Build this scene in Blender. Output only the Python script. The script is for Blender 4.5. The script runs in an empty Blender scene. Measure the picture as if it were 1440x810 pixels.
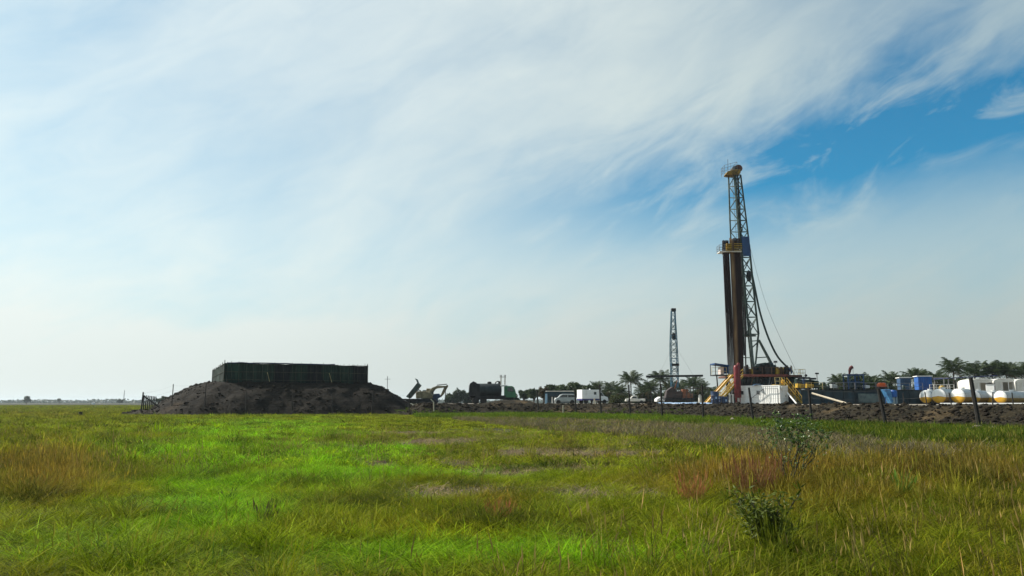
import bpy, bmesh, math, random
import numpy as np
from mathutils import Vector, Matrix

random.seed(7)
RNG = np.random.default_rng(11)
R = math.radians
scene = bpy.context.scene
col = scene.collection

# ------------------------------------------------------------------ camera
F_PX = 1112.0            # focal length in pixels of a 1440 px wide frame
CAM_Z = 1.7
PITCH = math.atan((566 - 405) / F_PX)
cam_data = bpy.data.cameras.new('camera')
cam_data.sensor_width = 36
cam_data.lens = 36 * F_PX / 1440
cam_data.clip_start = 0.1
cam_data.clip_end = 30000
cam = bpy.data.objects.new('camera', cam_data)
cam.location = (0, 0, CAM_Z)
cam.rotation_euler = (R(90) + PITCH, 0, 0)
col.objects.link(cam)
scene.camera = cam

# ------------------------------------------------------------------ light
SUN_AZ = R(-68)          # to the left of the viewing direction (+Y)
SUN_EL = R(40)
SUN = Vector((math.sin(SUN_AZ) * math.cos(SUN_EL), math.cos(SUN_AZ) * math.cos(SUN_EL), math.sin(SUN_EL)))
sd = bpy.data.lights.new('sun', 'SUN')
sd.energy = 5.0
sd.angle = R(0.53)
sd.color = (1.0, 0.94, 0.84)
sun = bpy.data.objects.new('sun', sd)
sun.rotation_euler = SUN.to_track_quat('Z', 'Y').to_euler()
sun.location = SUN * 300
col.objects.link(sun)

scene.cycles.max_bounces = 6
scene.cycles.diffuse_bounces = 3
scene.cycles.transmission_bounces = 4
scene.cycles.transparent_max_bounces = 6
scene.cycles.volume_bounces = 0
scene.view_settings.view_transform = 'Standard'
scene.view_settings.look = 'None'
scene.view_settings.exposure = 0.62
scene.view_settings.gamma = 1.0
scene.view_settings.use_curve_mapping = False

world = bpy.data.worlds.new('World')
scene.world = world
world.use_nodes = True
wn, wl = world.node_tree.nodes, world.node_tree.links
wn.clear()

def N(nodes, kind, **kw):
    n = nodes.new(kind)
    for k, v in kw.items():
        setattr(n, k, v)
    return n

class Graph:
    """small helper: arithmetic on sockets of one node tree"""
    def __init__(s, nodes, links): s.n, s.l = nodes, links
    def put(s, sock, v):
        if isinstance(v, (int, float)): sock.default_value = v
        elif isinstance(v, (tuple, list)): sock.default_value = v
        else: s.l.new(v, sock)
    def m(s, op, a, b=0.0, c=0.0, clamp=False):
        n = s.n.new('ShaderNodeMath'); n.operation = op; n.use_clamp = clamp
        for i, v in enumerate((a, b, c)): s.put(n.inputs[i], v)
        return n.outputs[0]
    def sstep(s, v, lo, hi):
        n = s.n.new('ShaderNodeMapRange'); n.interpolation_type = 'SMOOTHSTEP'
        s.put(n.inputs[0], v); s.put(n.inputs[1], lo); s.put(n.inputs[2], hi)
        n.inputs[3].default_value = 0; n.inputs[4].default_value = 1
        return n.outputs[0]
    def comb(s, x, y, z):
        n = s.n.new('ShaderNodeCombineXYZ')
        for i, v in enumerate((x, y, z)): s.put(n.inputs[i], v)
        return n.outputs[0]
    def noise(s, vec, scale, detail=4, rough=0.55, dist=0.0, w=None):
        n = s.n.new('ShaderNodeTexNoise')
        if vec is not None: s.l.new(vec, n.inputs['Vector'])
        n.inputs['Scale'].default_value = scale; n.inputs['Detail'].default_value = detail
        n.inputs['Roughness'].default_value = rough; n.inputs['Distortion'].default_value = dist
        return n.outputs[0]
    def mix(s, f, a, b):
        n = s.n.new('ShaderNodeMix'); n.data_type = 'RGBA'
        s.put(n.inputs[0], f); s.put(n.inputs[6], a); s.put(n.inputs[7], b)
        return n.outputs[2]

g = Graph(wn, wl)
sky = N(wn, 'ShaderNodeTexSky', sky_type='NISHITA', sun_disc=False)
sky.sun_elevation = SUN_EL
sky.sun_rotation = SUN_AZ
sky.altitude = 0
sky.air_density = 1.0
sky.dust_density = 0.6
sky.ozone_density = 1.0
SKY_STRENGTH = 0.069
# high cirrus over the clear sky, laid out in azimuth / elevation of the sky dome
tc = N(wn, 'ShaderNodeTexCoord')
sep = N(wn, 'ShaderNodeSeparateXYZ'); wl.new(tc.outputs['Generated'], sep.inputs[0])
az = g.m('ARCTAN2', sep.outputs[0], sep.outputs[1])
el = g.m('ARCSINE', sep.outputs[2])
uv = g.comb(az, el, 0.0)
# slanted coordinates: the cirrus streams rise to the right
ca, sa = math.cos(R(24)), math.sin(R(24))
al = g.m('ADD', g.m('MULTIPLY', az, ca), g.m('MULTIPLY', el, sa))
ac = g.m('SUBTRACT', g.m('MULTIPLY', el, ca), g.m('MULTIPLY', az, sa))
warp = g.m('SUBTRACT', g.noise(uv, 3.0, 3, 0.5), 0.5)
stream = g.comb(g.m('MULTIPLY', al, 0.42), g.m('ADD', ac, g.m('MULTIPLY', warp, 0.22)), 0.3)
st = g.noise(stream, 6.5, 6, 0.56, 0.5)
fine = g.noise(g.comb(g.m('MULTIPLY', al, 0.30), ac, 1.7), 24.0, 5, 0.62, 0.8)
wob = g.m('ADD', g.m('MULTIPLY', g.m('SUBTRACT', st, 0.5), 0.15), g.m('MULTIPLY', g.m('SUBTRACT', fine, 0.5), 0.06))
# the clear lane between two cirrus streams: centre line and half width grow to the right
def lane(az0, el0, slope, w0, w1, soft):
    c = g.m('ADD', el0, g.m('MULTIPLY', g.m('SUBTRACT', az, az0), slope))
    d = g.m('ABSOLUTE', g.m('ADD', g.m('SUBTRACT', el, c), wob))
    w = g.m('MAXIMUM', g.m('ADD', w0, g.m('MULTIPLY', g.m('SUBTRACT', az, az0), w1)), 0.0005)
    return g.m('SUBTRACT', 1.0, g.sstep(g.m('DIVIDE', d, w), 1.0 - soft, 1.0 + soft))
lane_r = g.m('MULTIPLY', lane(0.0, 0.236, 0.125, 0.046, 0.036, 1.3), g.sstep(az, -0.20, 0.42))
veil = g.m('ADD', 0.76, g.m('MULTIPLY', g.m('SUBTRACT', st, 0.5), 0.62))
veil = g.m('ADD', veil, g.m('MULTIPLY', g.m('SUBTRACT', fine, 0.5), 0.26))
# a thinner area of veil to the upper left, thicker near the horizon (long path through it)
thin = g.sstep(g.m('ADD', el, g.m('MULTIPLY', warp, 0.25)), 0.16, 0.34)
left = g.m('SUBTRACT', 1.0, g.sstep(az, -0.30, 0.12))
veil = g.m('SUBTRACT', veil, g.m('MULTIPLY', g.m('MULTIPLY', thin, left), 0.15))
veil = g.m('SUBTRACT', veil, g.m('MULTIPLY', lane_r, 0.93))
veil = g.m('SUBTRACT', veil, g.m('MULTIPLY', g.m('MULTIPLY', g.sstep(az, 0.15, 0.6), g.sstep(el, 0.34, 0.48)), 0.34))
low = g.m('SUBTRACT', 1.0, g.sstep(el, 0.0, 0.20))
veil = g.m('ADD', veil, g.m('MULTIPLY', low, 0.35))
# thin wisps drifting across the lane
wisp = g.sstep(g.noise(g.comb(g.m('MULTIPLY', al, 0.45), g.m('ADD', ac, g.m('MULTIPLY', warp, 0.1)), 5.1), 15.0, 6, 0.6, 0.6), 0.42, 0.74)
veil = g.m('ADD', veil, g.m('MULTIPLY', g.m('MULTIPLY', wisp, lane_r), 0.75))
veil = g.m('MINIMUM', g.m('MAXIMUM', veil, 0.02), 0.97)
# sunlit ice cloud: forward scattering makes it brighter towards the sun
dotn = N(wn, 'ShaderNodeVectorMath', operation='DOT_PRODUCT')
wl.new(tc.outputs['Generated'], dotn.inputs[0]); dotn.inputs[1].default_value = SUN
fwd = g.sstep(dotn.outputs['Value'], -0.1, 0.95)
cl = g.mix(fwd, (4.8, 5.75, 5.65, 1), (9.5, 10.05, 9.45, 1))
hz = g.mix(fwd, (4.3, 4.75, 4.5, 1), (8.6, 9.1, 8.75, 1))
cl = g.mix(low, cl, hz)
tn = N(wn, 'ShaderNodeVectorMath', operation='MULTIPLY'); wl.new(sky.outputs[0], tn.inputs[0]); tn.inputs[1].default_value = (0.17, 0.88, 1.10)
skyc = g.mix(veil, tn.outputs[0], cl)
bg = N(wn, 'ShaderNodeBackground'); bg.inputs[1].default_value = SKY_STRENGTH
wl.new(skyc, bg.inputs[0])
wo = N(wn, 'ShaderNodeOutputWorld'); wl.new(bg.outputs[0], wo.inputs[0])

# ------------------------------------------------------------------ helpers
SINP, COSP = math.sin(PITCH), math.cos(PITCH)
def at(px, py, Y):
    """world point at distance Y that the photograph shows at pixel px, py (1440 x 810)"""
    x, y = (px - 720) / F_PX, (405 - py) / F_PX
    d = Vector((x, COSP - y * SINP, SINP + y * COSP))
    return Vector((0, 0, CAM_Z)) + d * (Y / d.y)
def gx(px, Y, z=0.0):
    """x at distance Y and height z for a picture column"""
    # depth along the view axis
    dep = Y * COSP + (z - CAM_Z) * SINP
    return (px - 720) / F_PX * dep
def on(px, Y, z):
    return Vector((gx(px, Y, z), Y, z))

def _hash(ix, iy, seed):
    n = (ix.astype(np.int64) * 374761393 + iy.astype(np.int64) * 668265263 + seed * 974711) & 0x7fffffff
    n = ((n ^ (n >> 13)) * 1274126177) & 0x7fffffff
    n = (n ^ (n >> 16)) & 0xffff
    return n / 65535.0
def vnoise(x, y, seed=0):
    x = np.asarray(x, float); y = np.asarray(y, float)
    ix, iy = np.floor(x), np.floor(y)
    fx, fy = x - ix, y - iy
    fx = fx * fx * (3 - 2 * fx); fy = fy * fy * (3 - 2 * fy)
    a = _hash(ix, iy, seed); b = _hash(ix + 1, iy, seed); c = _hash(ix, iy + 1, seed); d = _hash(ix + 1, iy + 1, seed)
    return (a * (1 - fx) + b * fx) * (1 - fy) + (c * (1 - fx) + d * fx) * fy
def fbm(x, y, seed=0, octs=4):
    s, a, t = 0, 1.0, 0
    for o in range(octs):
        s = s + a * vnoise(np.asarray(x) * 2 ** o + o * 17.3, np.asarray(y) * 2 ** o - o * 9.1, seed + o); t += a; a *= 0.5
    return s / t - 0.5
def smooth(e0, e1, x):
    t = np.clip((x - e0) / (e1 - e0), 0, 1)
    return t * t * (3 - 2 * t)

class MB:
    """collects shapes, then links them as ONE mesh object"""
    def __init__(s): s.v, s.f = [], []
    def add(s, vs, fs):
        o = len(s.v); s.v += [tuple(v) for v in vs]; s.f += [tuple(i + o for i in f) for f in fs]; return s
    def box(s, c, size, rz=0.0, M=None):
        hx, hy, hz = size[0] / 2, size[1] / 2, size[2] / 2
        T = M if M is not None else (Matrix.Translation(c) @ Matrix.Rotation(rz, 4, 'Z'))
        vs = [T @ Vector((x, y, z)) for x in (-hx, hx) for y in (-hy, hy) for z in (-hz, hz)]
        return s.add(vs, [(0, 1, 3, 2), (4, 6, 7, 5), (0, 4, 5, 1), (2, 3, 7, 6), (0, 2, 6, 4), (1, 5, 7, 3)])
    def bar(s, p, q, w, h=None, n=4):
        """straight bar between two points; n = 4 square, more = round of radius w"""
        p, q = Vector(p), Vector(q); d = (q - p)
        if d.length < 1e-6: return s
        d.normalize()
        up = Vector((0, 0, 1)) if abs(d.z) < 0.95 else Vector((0, 1, 0))
        a = d.cross(up).normalized(); b = a.cross(d).normalized()
        vs = []
        for e in (p, q):
            if n == 4:
                hw, hh = w / 2, (h or w) / 2
                for sx, sy in ((-1, -1), (1, -1), (1, 1), (-1, 1)): vs.append(e + a * sx * hw + b * sy * hh)
            else:
                for k in range(n):
                    t = 2 * math.pi * k / n; vs.append(e + (a * math.cos(t) + b * math.sin(t)) * w)
        fs = [(k, (k + 1) % n, (k + 1) % n + n, k + n) for k in range(n)]
        fs += [tuple(range(n - 1, -1, -1)), tuple(range(n, 2 * n))]
        return s.add(vs, fs)
    def tube(s, pts, r, n=6):
        pts = [Vector(p) for p in pts]; rs = r if isinstance(r, (list, tuple)) else [r] * len(pts)
        vs = []
        prev = None
        for i, p in enumerate(pts):
            d = (pts[min(i + 1, len(pts) - 1)] - pts[max(i - 1, 0)]).normalized()
            if prev is None:
                up = Vector((0, 0, 1)) if abs(d.z) < 0.9 else Vector((1, 0, 0))
                a = d.cross(up).normalized()
            else:
                a = (prev - d * prev.dot(d)).normalized()
            prev = a; b = d.cross(a)
            for k in range(n):
                t = 2 * math.pi * k / n; vs.append(p + (a * math.cos(t) + b * math.sin(t)) * rs[i])
        fs = [(i * n + k, i * n + (k + 1) % n, (i + 1) * n + (k + 1) % n, (i + 1) * n + k) for i in range(len(pts) - 1) for k in range(n)]
        fs += [tuple(range(n - 1, -1, -1)), tuple((len(pts) - 1) * n + k for k in range(n))]
        return s.add(vs, fs)
    def lathe(s, prof, n=20, M=None):
        """profile of (radius, height) turned about local Z"""
        T = M if M is not None else Matrix()
        vs = [T @ Vector((r * math.cos(2 * math.pi * k / n), r * math.sin(2 * math.pi * k / n), z)) for r, z in prof for k in range(n)]
        fs = [(i * n + k, i * n + (k + 1) % n, (i + 1) * n + (k + 1) % n, (i + 1) * n + k) for i in range(len(prof) - 1) for k in range(n)]
        fs += [tuple(range(n - 1, -1, -1)), tuple((len(prof) - 1) * n + k for k in range(n))]
        return s.add(vs, fs)
    def prism(s, poly, y0, y1, M=None):
        """outline of (x, z) pushed from y0 to y1"""
        T = M if M is not None else Matrix(); n = len(poly)
        vs = [T @ Vector((x, y0, z)) for x, z in poly] + [T @ Vector((x, y1, z)) for x, z in poly]
        fs = [(k, (k + 1) % n, (k + 1) % n + n, k + n) for k in range(n)]
        fs += [tuple(range(n - 1, -1, -1)), tuple(range(n, 2 * n))]
        return s.add(vs, fs)
    def build(s, name, mat, parent=None, world=False, smooth_=False, bevel=0.0):
        me = bpy.data.meshes.new(name)
        vs = s.v
        if world and parent is not None:
            inv = (Matrix.Translation(parent.location) @ parent.rotation_euler.to_matrix().to_4x4()).inverted()
            vs = [tuple(inv @ Vector(v)) for v in vs]
        me.from_pydata(vs, [], s.f); me.update()
        bm = bmesh.new(); bm.from_mesh(me); bmesh.ops.recalc_face_normals(bm, faces=bm.faces)
        if bevel > 0:
            bmesh.ops.bevel(bm, geom=[e for e in bm.edges if e.is_manifold and e.calc_face_angle(0) > 0.6], offset=bevel, segments=1, affect='EDGES', clamp_overlap=True)
        bm.to_mesh(me); bm.free()
        if smooth_:
            me.polygons.foreach_set('use_smooth', [True] * len(me.polygons))
            try: me.set_sharp_from_angle(angle=R(40))
            except Exception: pass
        me.materials.append(mat)
        o = bpy.data.objects.new(name, me); col.objects.link(o)
        if parent is not None: o.parent = parent
        return o

def tag(o, label=None, cat=None, group=None, kind=None):
    if label: o['label'] = label
    if cat: o['category'] = cat
    if group: o['group'] = group
    if kind: o['kind'] = kind
    return o
def thing(name, label, cat, loc=(0, 0, 0), rz=0.0, group=None):
    o = bpy.data.objects.new(name, None); col.objects.link(o)
    o.location = loc; o.rotation_euler = (0, 0, rz); o.empty_display_size = 0.5
    return tag(o, label, cat, group)
def copy_tree(o, parent=None):
    c = o.copy(); col.objects.link(c); c.parent = parent
    for ch in list(o.children): copy_tree(ch, c)
    return c

MATS = {}
def mat(name, c1, c2=None, rough=0.7, metal=0.0, scale=1.5, contrast=(0.35, 0.65), bump=0.0, bscale=12.0, stretch=(1, 1, 1), spec=0.4, trans=0.0):
    if name in MATS: return MATS[name]
    m = bpy.data.materials.new(name); m.use_nodes = True
    nt = m.node_tree; nt.nodes.clear(); q = Graph(nt.nodes, nt.links)
    t = N(nt.nodes, 'ShaderNodeTexCoord')
    mp = N(nt.nodes, 'ShaderNodeMapping'); nt.links.new(t.outputs['Object'], mp.inputs[0]); mp.inputs['Scale'].default_value = stretch
    c2 = c2 or tuple(v * 0.72 for v in c1)
    nz = q.noise(mp.outputs[0], scale, 6, 0.62, 0.3)
    f = q.sstep(nz, contrast[0], contrast[1])
    cc = q.mix(f, (*c1, 1), (*c2, 1))
    b = N(nt.nodes, 'ShaderNodeBsdfPrincipled')
    nt.links.new(cc, b.inputs['Base Color'])
    b.inputs['Roughness'].default_value = rough; b.inputs['Metallic'].default_value = metal
    b.inputs['Specular IOR Level'].default_value = spec
    if bump > 0:
        bn = N(nt.nodes, 'ShaderNodeBump'); bn.inputs['Strength'].default_value = 1.0; bn.inputs['Distance'].default_value = bump
        nt.links.new(q.noise(mp.outputs[0], bscale, 5, 0.6), bn.inputs['Height']); nt.links.new(bn.outputs[0], b.inputs['Normal'])
    o = N(nt.nodes, 'ShaderNodeOutputMaterial')
    sh = b.outputs[0]
    if trans > 0:
        tr = N(nt.nodes, 'ShaderNodeBsdfTranslucent'); nt.links.new(cc, tr.inputs[0])
        mx = N(nt.nodes, 'ShaderNodeMixShader'); mx.inputs[0].default_value = trans
        nt.links.new(sh, mx.inputs[1]); nt.links.new(tr.outputs[0], mx.inputs[2]); sh = mx.outputs[0]
    nt.links.new(sh, o.inputs[0])
    MATS[name] = m
    return m

def leaf_mat(name, base, var, trans=0.35, instancer=False, rough=0.55, spec=0.2):
    """leaf colour: per-blade random value stored in the mesh, and per-plant tint from the scatter points"""
    m = bpy.data.materials.new(name); m.use_nodes = True
    nt = m.node_tree; nt.nodes.clear(); q = Graph(nt.nodes, nt.links)
    a = N(nt.nodes, 'ShaderNodeAttribute', attribute_name='blade')
    if instancer:
        ti = N(nt.nodes, 'ShaderNodeAttribute', attribute_name='tint', attribute_type='INSTANCER')
        base_s = ti.outputs['Color']
        va = N(nt.nodes, 'ShaderNodeVectorMath', operation='MULTIPLY'); nt.links.new(base_s, va.inputs[0])
        va.inputs[1].default_value = var
        var_s = va.outputs[0]
    else:
        base_s, var_s = (*base, 1), (*var, 1)
    cc = q.mix(a.outputs['Fac'], base_s, var_s)
    if instancer:      # some blades are dead straw, some an older dark green
        cc = q.mix(q.m('MULTIPLY', q.m('GREATER_THAN', a.outputs['Fac'], 0.88), 0.40), cc, (0.28, 0.23, 0.05, 1))
        dkm = N(nt.nodes, 'ShaderNodeVectorMath', operation='MULTIPLY'); nt.links.new(cc, dkm.inputs[0]); dkm.inputs[1].default_value = (0.38, 0.45, 0.5)
        cc = q.mix(q.m('LESS_THAN', a.outputs['Fac'], 0.22), cc, dkm.outputs[0])
    d = N(nt.nodes, 'ShaderNodeBsdfPrincipled'); nt.links.new(cc, d.inputs['Base Color'])
    d.inputs['Roughness'].default_value = rough; d.inputs['Specular IOR Level'].default_value = spec
    tr = N(nt.nodes, 'ShaderNodeBsdfTranslucent')
    nt.links.new(cc, tr.inputs[0])
    mx = N(nt.nodes, 'ShaderNodeMixShader'); mx.inputs[0].default_value = trans
    nt.links.new(d.outputs[0], mx.inputs[1]); nt.links.new(tr.outputs[0], mx.inputs[2])
    o = N(nt.nodes, 'ShaderNodeOutputMaterial'); nt.links.new(mx.outputs[0], o.inputs[0])
    return m

def raw_mesh(name, V, F, mat_, blade=None):
    me = bpy.data.meshes.new(name); me.from_pydata(V, [], F); me.update()
    if blade is not None:
        at_ = me.attributes.new('blade', 'FLOAT', 'POINT'); at_.data.foreach_set('value', np.asarray(blade, np.float32))
    me.materials.append(mat_)
    return me
# ------------------------------------------------------------------ terrain
PAD_Z = 1.48
def smooth_path(P, step):
    P = [np.array(p, float) for p in P]; out = []
    for i in range(len(P) - 1):
        p0, p1, p2, p3 = P[max(i - 1, 0)], P[i], P[i + 1], P[min(i + 2, len(P) - 1)]
        n = max(2, int(np.linalg.norm(p2 - p1) / step))
        for k in range(n):
            t = k / n
            out.append(0.5 * ((2 * p1) + (-p0 + p2) * t + (2 * p0 - 5 * p1 + 4 * p2 - p3) * t * t + (-p0 + 3 * p1 - 3 * p2 + p3) * t ** 3))
    out.append(P[-1]); return np.array(out)
FOOT = smooth_path([(44, 10), (37, 28), (29.8, 46), (26, 56.5), (22, 73), (17.2, 92), (12.5, 101), (5, 105.5), (-3, 106), (-10.7, 103), (-15, 106), (-17, 116), (-18, 135), (-18, 190)], 0.28)
def ground_h(x, y):
    x = np.asarray(x, float); y = np.asarray(y, float)
    d = np.hypot(x, y)
    k = 1 - smooth(90, 200, d)
    return (fbm(x / 7, y / 7, 3, 3) * 0.16 + fbm(x / 1.3, y / 1.3, 9, 2) * 0.05) * k

# pixel column / row of a ground point, used to lay the field's own patches of growth where they lie
def ground_px(x, y):
    dep = y * COSP - CAM_Z * SINP
    return 720 + F_PX * x / dep, 405 + F_PX * (y * SINP + CAM_Z * COSP) / dep

MC = np.array([-39.4, 109.0]); MU = np.array([18.1, 8.0]) / math.hypot(18.1, 8.0); MV = np.array([-MU[1], MU[0]])
ENC_W, ENC_D, MOUND_H = 19.8, 27.0, 4.45
def mound_sd(x, y):
    dx, dy = x - MC[0], y - MC[1]
    a = dx * MU[0] + dy * MU[1]; b = dx * MV[0] + dy * MV[1]
    ca_, cb = ENC_W / 2 - 0.4, ENC_D / 2
    qx = np.abs(a - ca_) - (ENC_W / 2 + 0.8); qy = np.abs(b - cb) - (ENC_D / 2 - 0.1)
    r = 1.5
    qx, qy = qx + r, qy + r
    return np.hypot(np.maximum(qx, 0), np.maximum(qy, 0)) + np.minimum(np.maximum(qx, qy), 0) - r
def mound_h(x, y):
    x = np.asarray(x, float); y = np.asarray(y, float)
    s = mound_sd(x, y) + fbm(x / 5, y / 5, 21, 3) * 1.3
    w = 7.7
    t = np.clip(1 - (s - 0.6) / w, 0, 1)
    h = MOUND_H * (1 - (1 - t) ** 1.45)
    h = h * 1.0
    # low spoil bank at the left corner of the fence
    e = np.exp(-(((x + 49.0) / 2.6) ** 2 + ((y - 106.5) / 3.0) ** 2)) * 0.75
    h = np.maximum(h, e - 0.05)
    k = smooth(0.02, 0.5, h)
    return h + k * (fbm(x / 2.2, y / 2.2, 31, 4) * 0.75 + fbm(x / 0.7, y / 0.7, 37, 2) * 0.25)

def grid_mesh(name, X, Y, Z, mat_, mask=None, smooth_=True):
    ny, nx = X.shape
    V = np.stack([X, Y, Z], -1).reshape(-1, 3)
    idx = np.arange(nx * ny).reshape(ny, nx)
    a, b, c, d = idx[:-1, :-1], idx[:-1, 1:], idx[1:, 1:], idx[1:, :-1]
    Fq = np.stack([a, b, c, d], -1).reshape(-1, 4)
    if mask is not None:
        mk = mask.reshape(-1)
        Fq = Fq[mk[Fq].any(axis=1)]
    me = bpy.data.meshes.new(name)
    me.from_pydata(V.tolist(), [], Fq.tolist()); me.update()
    bm = bmesh.new(); bm.from_mesh(me)
    bmesh.ops.delete(bm, geom=[v for v in bm.verts if not v.link_faces], context='VERTS')
    bmesh.ops.recalc_face_normals(bm, faces=bm.faces)
    if sum(f.normal.z for f in bm.faces) < 0: bmesh.ops.reverse_faces(bm, faces=bm.faces)
    bm.to_mesh(me); bm.free()
    if smooth_: me.polygons.foreach_set('use_smooth', [True] * len(me.polygons))
    me.materials.append(mat_)
    o = bpy.data.objects.new(name, me); col.objects.link(o)
    return o

def soil_mat(name, dark, mid, light, s1=0.5, s2=3.0, bump=0.05):
    m = bpy.data.materials.new(name); m.use_nodes = True
    nt = m.node_tree; nt.nodes.clear(); q = Graph(nt.nodes, nt.links)
    t = N(nt.nodes, 'ShaderNodeTexCoord'); v = t.outputs['Object']
    a = q.noise(v, s1, 5, 0.6, 0.4); b = q.noise(v, s2, 6, 0.65, 0.2); c = q.noise(v, s2 * 4, 3, 0.6)
    cc = q.mix(q.sstep(b, 0.35, 0.62), (*dark, 1), (*mid, 1))
    cc = q.mix(q.sstep(a, 0.55, 0.72), cc, (*light, 1))
    cc = q.mix(q.m('MULTIPLY', q.sstep(c, 0.58, 0.72), 0.5), cc, (*light, 1))
    p = N(nt.nodes, 'ShaderNodeBsdfPrincipled'); nt.links.new(cc, p.inputs['Base Color'])
    p.inputs['Roughness'].default_value = 0.95; p.inputs['Specular IOR Level'].default_value = 0.15
    bn = N(nt.nodes, 'ShaderNodeBump'); bn.inputs['Distance'].default_value = bump
    nt.links.new(q.m('ADD', b, q.m('MULTIPLY', c, 0.6)), bn.inputs['Height']); nt.links.new(bn.outputs[0], p.inputs['Normal'])
    o = N(nt.nodes, 'ShaderNodeOutputMaterial'); nt.links.new(p.outputs[0], o.inputs[0])
    return m
M_FIELD = soil_mat('field_soil', (0.018, 0.018, 0.006), (0.034, 0.036, 0.008), (0.070, 0.056, 0.026), 0.15, 1.6, 0.03)
M_BERM = soil_mat('berm_soil', (0.007, 0.006, 0.003), (0.024, 0.019, 0.010), (0.105, 0.072, 0.035), 0.11, 1.4, 0.22)
M_MOUND = soil_mat('mound_soil', (0.005, 0.004, 0.003), (0.013, 0.010, 0.006), (0.032, 0.022, 0.012), 0.14, 1.0, 0.14)
M_PAD = soil_mat('pad_gravel', (0.16, 0.14, 0.11), (0.24, 0.21, 0.17), (0.34, 0.31, 0.27), 0.3, 2.0, 0.01)

# the field: one sheet to the horizon
xs = np.concatenate([-np.geomspace(9000, 130, 26), np.arange(-128, 60, 1.6), np.geomspace(62, 9000, 26)])
ys = np.concatenate([[-600, -200, -80, -30, -10, -4], np.arange(0, 150, 1.5), np.geomspace(152, 12000, 34)])
GX, GY = np.meshgrid(xs, ys)
fg = grid_mesh('field_ground', GX, GY, ground_h(GX, GY), M_FIELD)
tag(fg, 'flat grassy field reaching to the horizon', kind='structure')

# the raised pad: berm face swept along the foot line, flat top behind it
tan = np.gradient(FOOT, axis=0); tan /= np.linalg.norm(tan, axis=1)[:, None]
for _ in range(12): tan[1:-1] = (tan[:-2] + tan[1:-1] * 2 + tan[2:]) / 4
tan /= np.linalg.norm(tan, axis=1)[:, None]
NRM = np.stack([tan[:, 1], -tan[:, 0]], -1)
SLEN = np.concatenate([[0], np.cumsum(np.linalg.norm(np.diff(FOOT, axis=0), axis=1))])
prof_o = np.concatenate([np.linspace(-0.35, 0.55, 6), np.linspace(0.75, 1.6, 5), np.linspace(1.8, 4.0, 12), [4.6, 5.4]])
def berm_profile(o):
    return np.interp(o, [-0.35, 0.0, 0.55, 1.5, 3.9, 4.6, 5.4], [-0.15, 0.02, 0.46, 0.50, PAD_Z + 0.06, PAD_Z + 0.03, PAD_Z])
O_, S_ = np.meshgrid(prof_o, SLEN)
amp = np.interp(O_, [-0.35, 0.1, 3.6, 4.6, 5.4], [0.4, 1, 1, 0.35, 0.0])
nz1 = fbm(S_ / 2.2, O_ / 1.6, 41, 4); nz2 = fbm(S_ / 0.7, O_ / 0.6, 47, 2); nz3 = fbm(S_ / 9, O_ * 0 + 3, 51, 2)
oo = O_ + amp * (nz1 * 0.7 + nz3 * 1.2)
BX = FOOT[:, 0][:, None] + NRM[:, 0][:, None] * oo; BY = FOOT[:, 1][:, None] + NRM[:, 1][:, None] * oo
BZ = berm_profile(O_) + amp * (nz1 * 0.42 + nz2 * 0.34)
BZ = np.where(O_ > 4.2, np.minimum(BZ, PAD_Z + 0.05), BZ)
berm = grid_mesh('earth_bank', BX, BY, BZ, M_BERM)
tag(berm, 'dark rough earth bank along the edge of the drilling pad', kind='structure')
crest = FOOT + NRM * 5.3
mb = MB()
top = [(p[0], p[1], PAD_Z - 0.012) for p in crest[::12]] + [(-18, 230, PAD_Z - 0.012), (190, 230, PAD_Z - 0.012), (190, 10, PAD_Z - 0.012)]
mb.add(top, [tuple(range(len(top)))])
pad = mb.build('pad_ground', M_PAD)
bm = bmesh.new(); bm.from_mesh(pad.data); bmesh.ops.triangulate(bm, faces=bm.faces)
for f in bm.faces:
    if f.normal.z < 0: f.normal_flip()
bm.to_mesh(pad.data); bm.free()
tag(pad, 'pale gravel surface of the raised drilling pad', kind='structure')

mx_, my_ = np.meshgrid(np.arange(-66, -8, 0.30), np.arange(96, 152, 0.34))
mh = mound_h(mx_, my_)
md = grid_mesh('earth_mound', mx_, my_, np.where(mh > 0.03, mh, -0.12), M_MOUND, mask=mh > 0.03)
tag(md, 'large dark earth mound carrying the netted enclosure', kind='structure')

# ------------------------------------------------------------------ grass
def foot_row(px):
    return np.interp(px, [-400, 180, 200, 578, 600, 700, 800, 931, 1057, 1240, 1440, 1800], [570, 570, 585, 585, 586, 584, 585, 587, 593, 600, 607, 625])
def verge_row(px):
    return np.interp(px, [560, 600, 700, 800, 931, 1057, 1150, 1300, 1440, 1800], [586, 588.5, 590, 591, 597, 604, 614, 630, 633, 650])
def stub_row(px):
    return np.interp(px, [640, 760, 850, 950, 1050, 1200, 1330, 1440], [592, 606, 613, 622, 642, 652, 652, 634])

pad_poly = np.vstack([FOOT, [(190, 190), (190, 10)]])
def inside_poly(x, y, P):
    ins = np.zeros(x.shape, bool); n = len(P)
    for i in range(n):
        x1, y1 = P[i]; x2, y2 = P[(i + 1) % n]
        if y1 == y2: continue
        c = ((y1 > y) != (y2 > y)) & (x < (x2 - x1) * (y - y1) / (y2 - y1) + x1)
        ins ^= c
    return ins
PPOLY = np.vstack([FOOT[::10], FOOT[-1:], [(190, 190), (190, 10)]])

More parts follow.
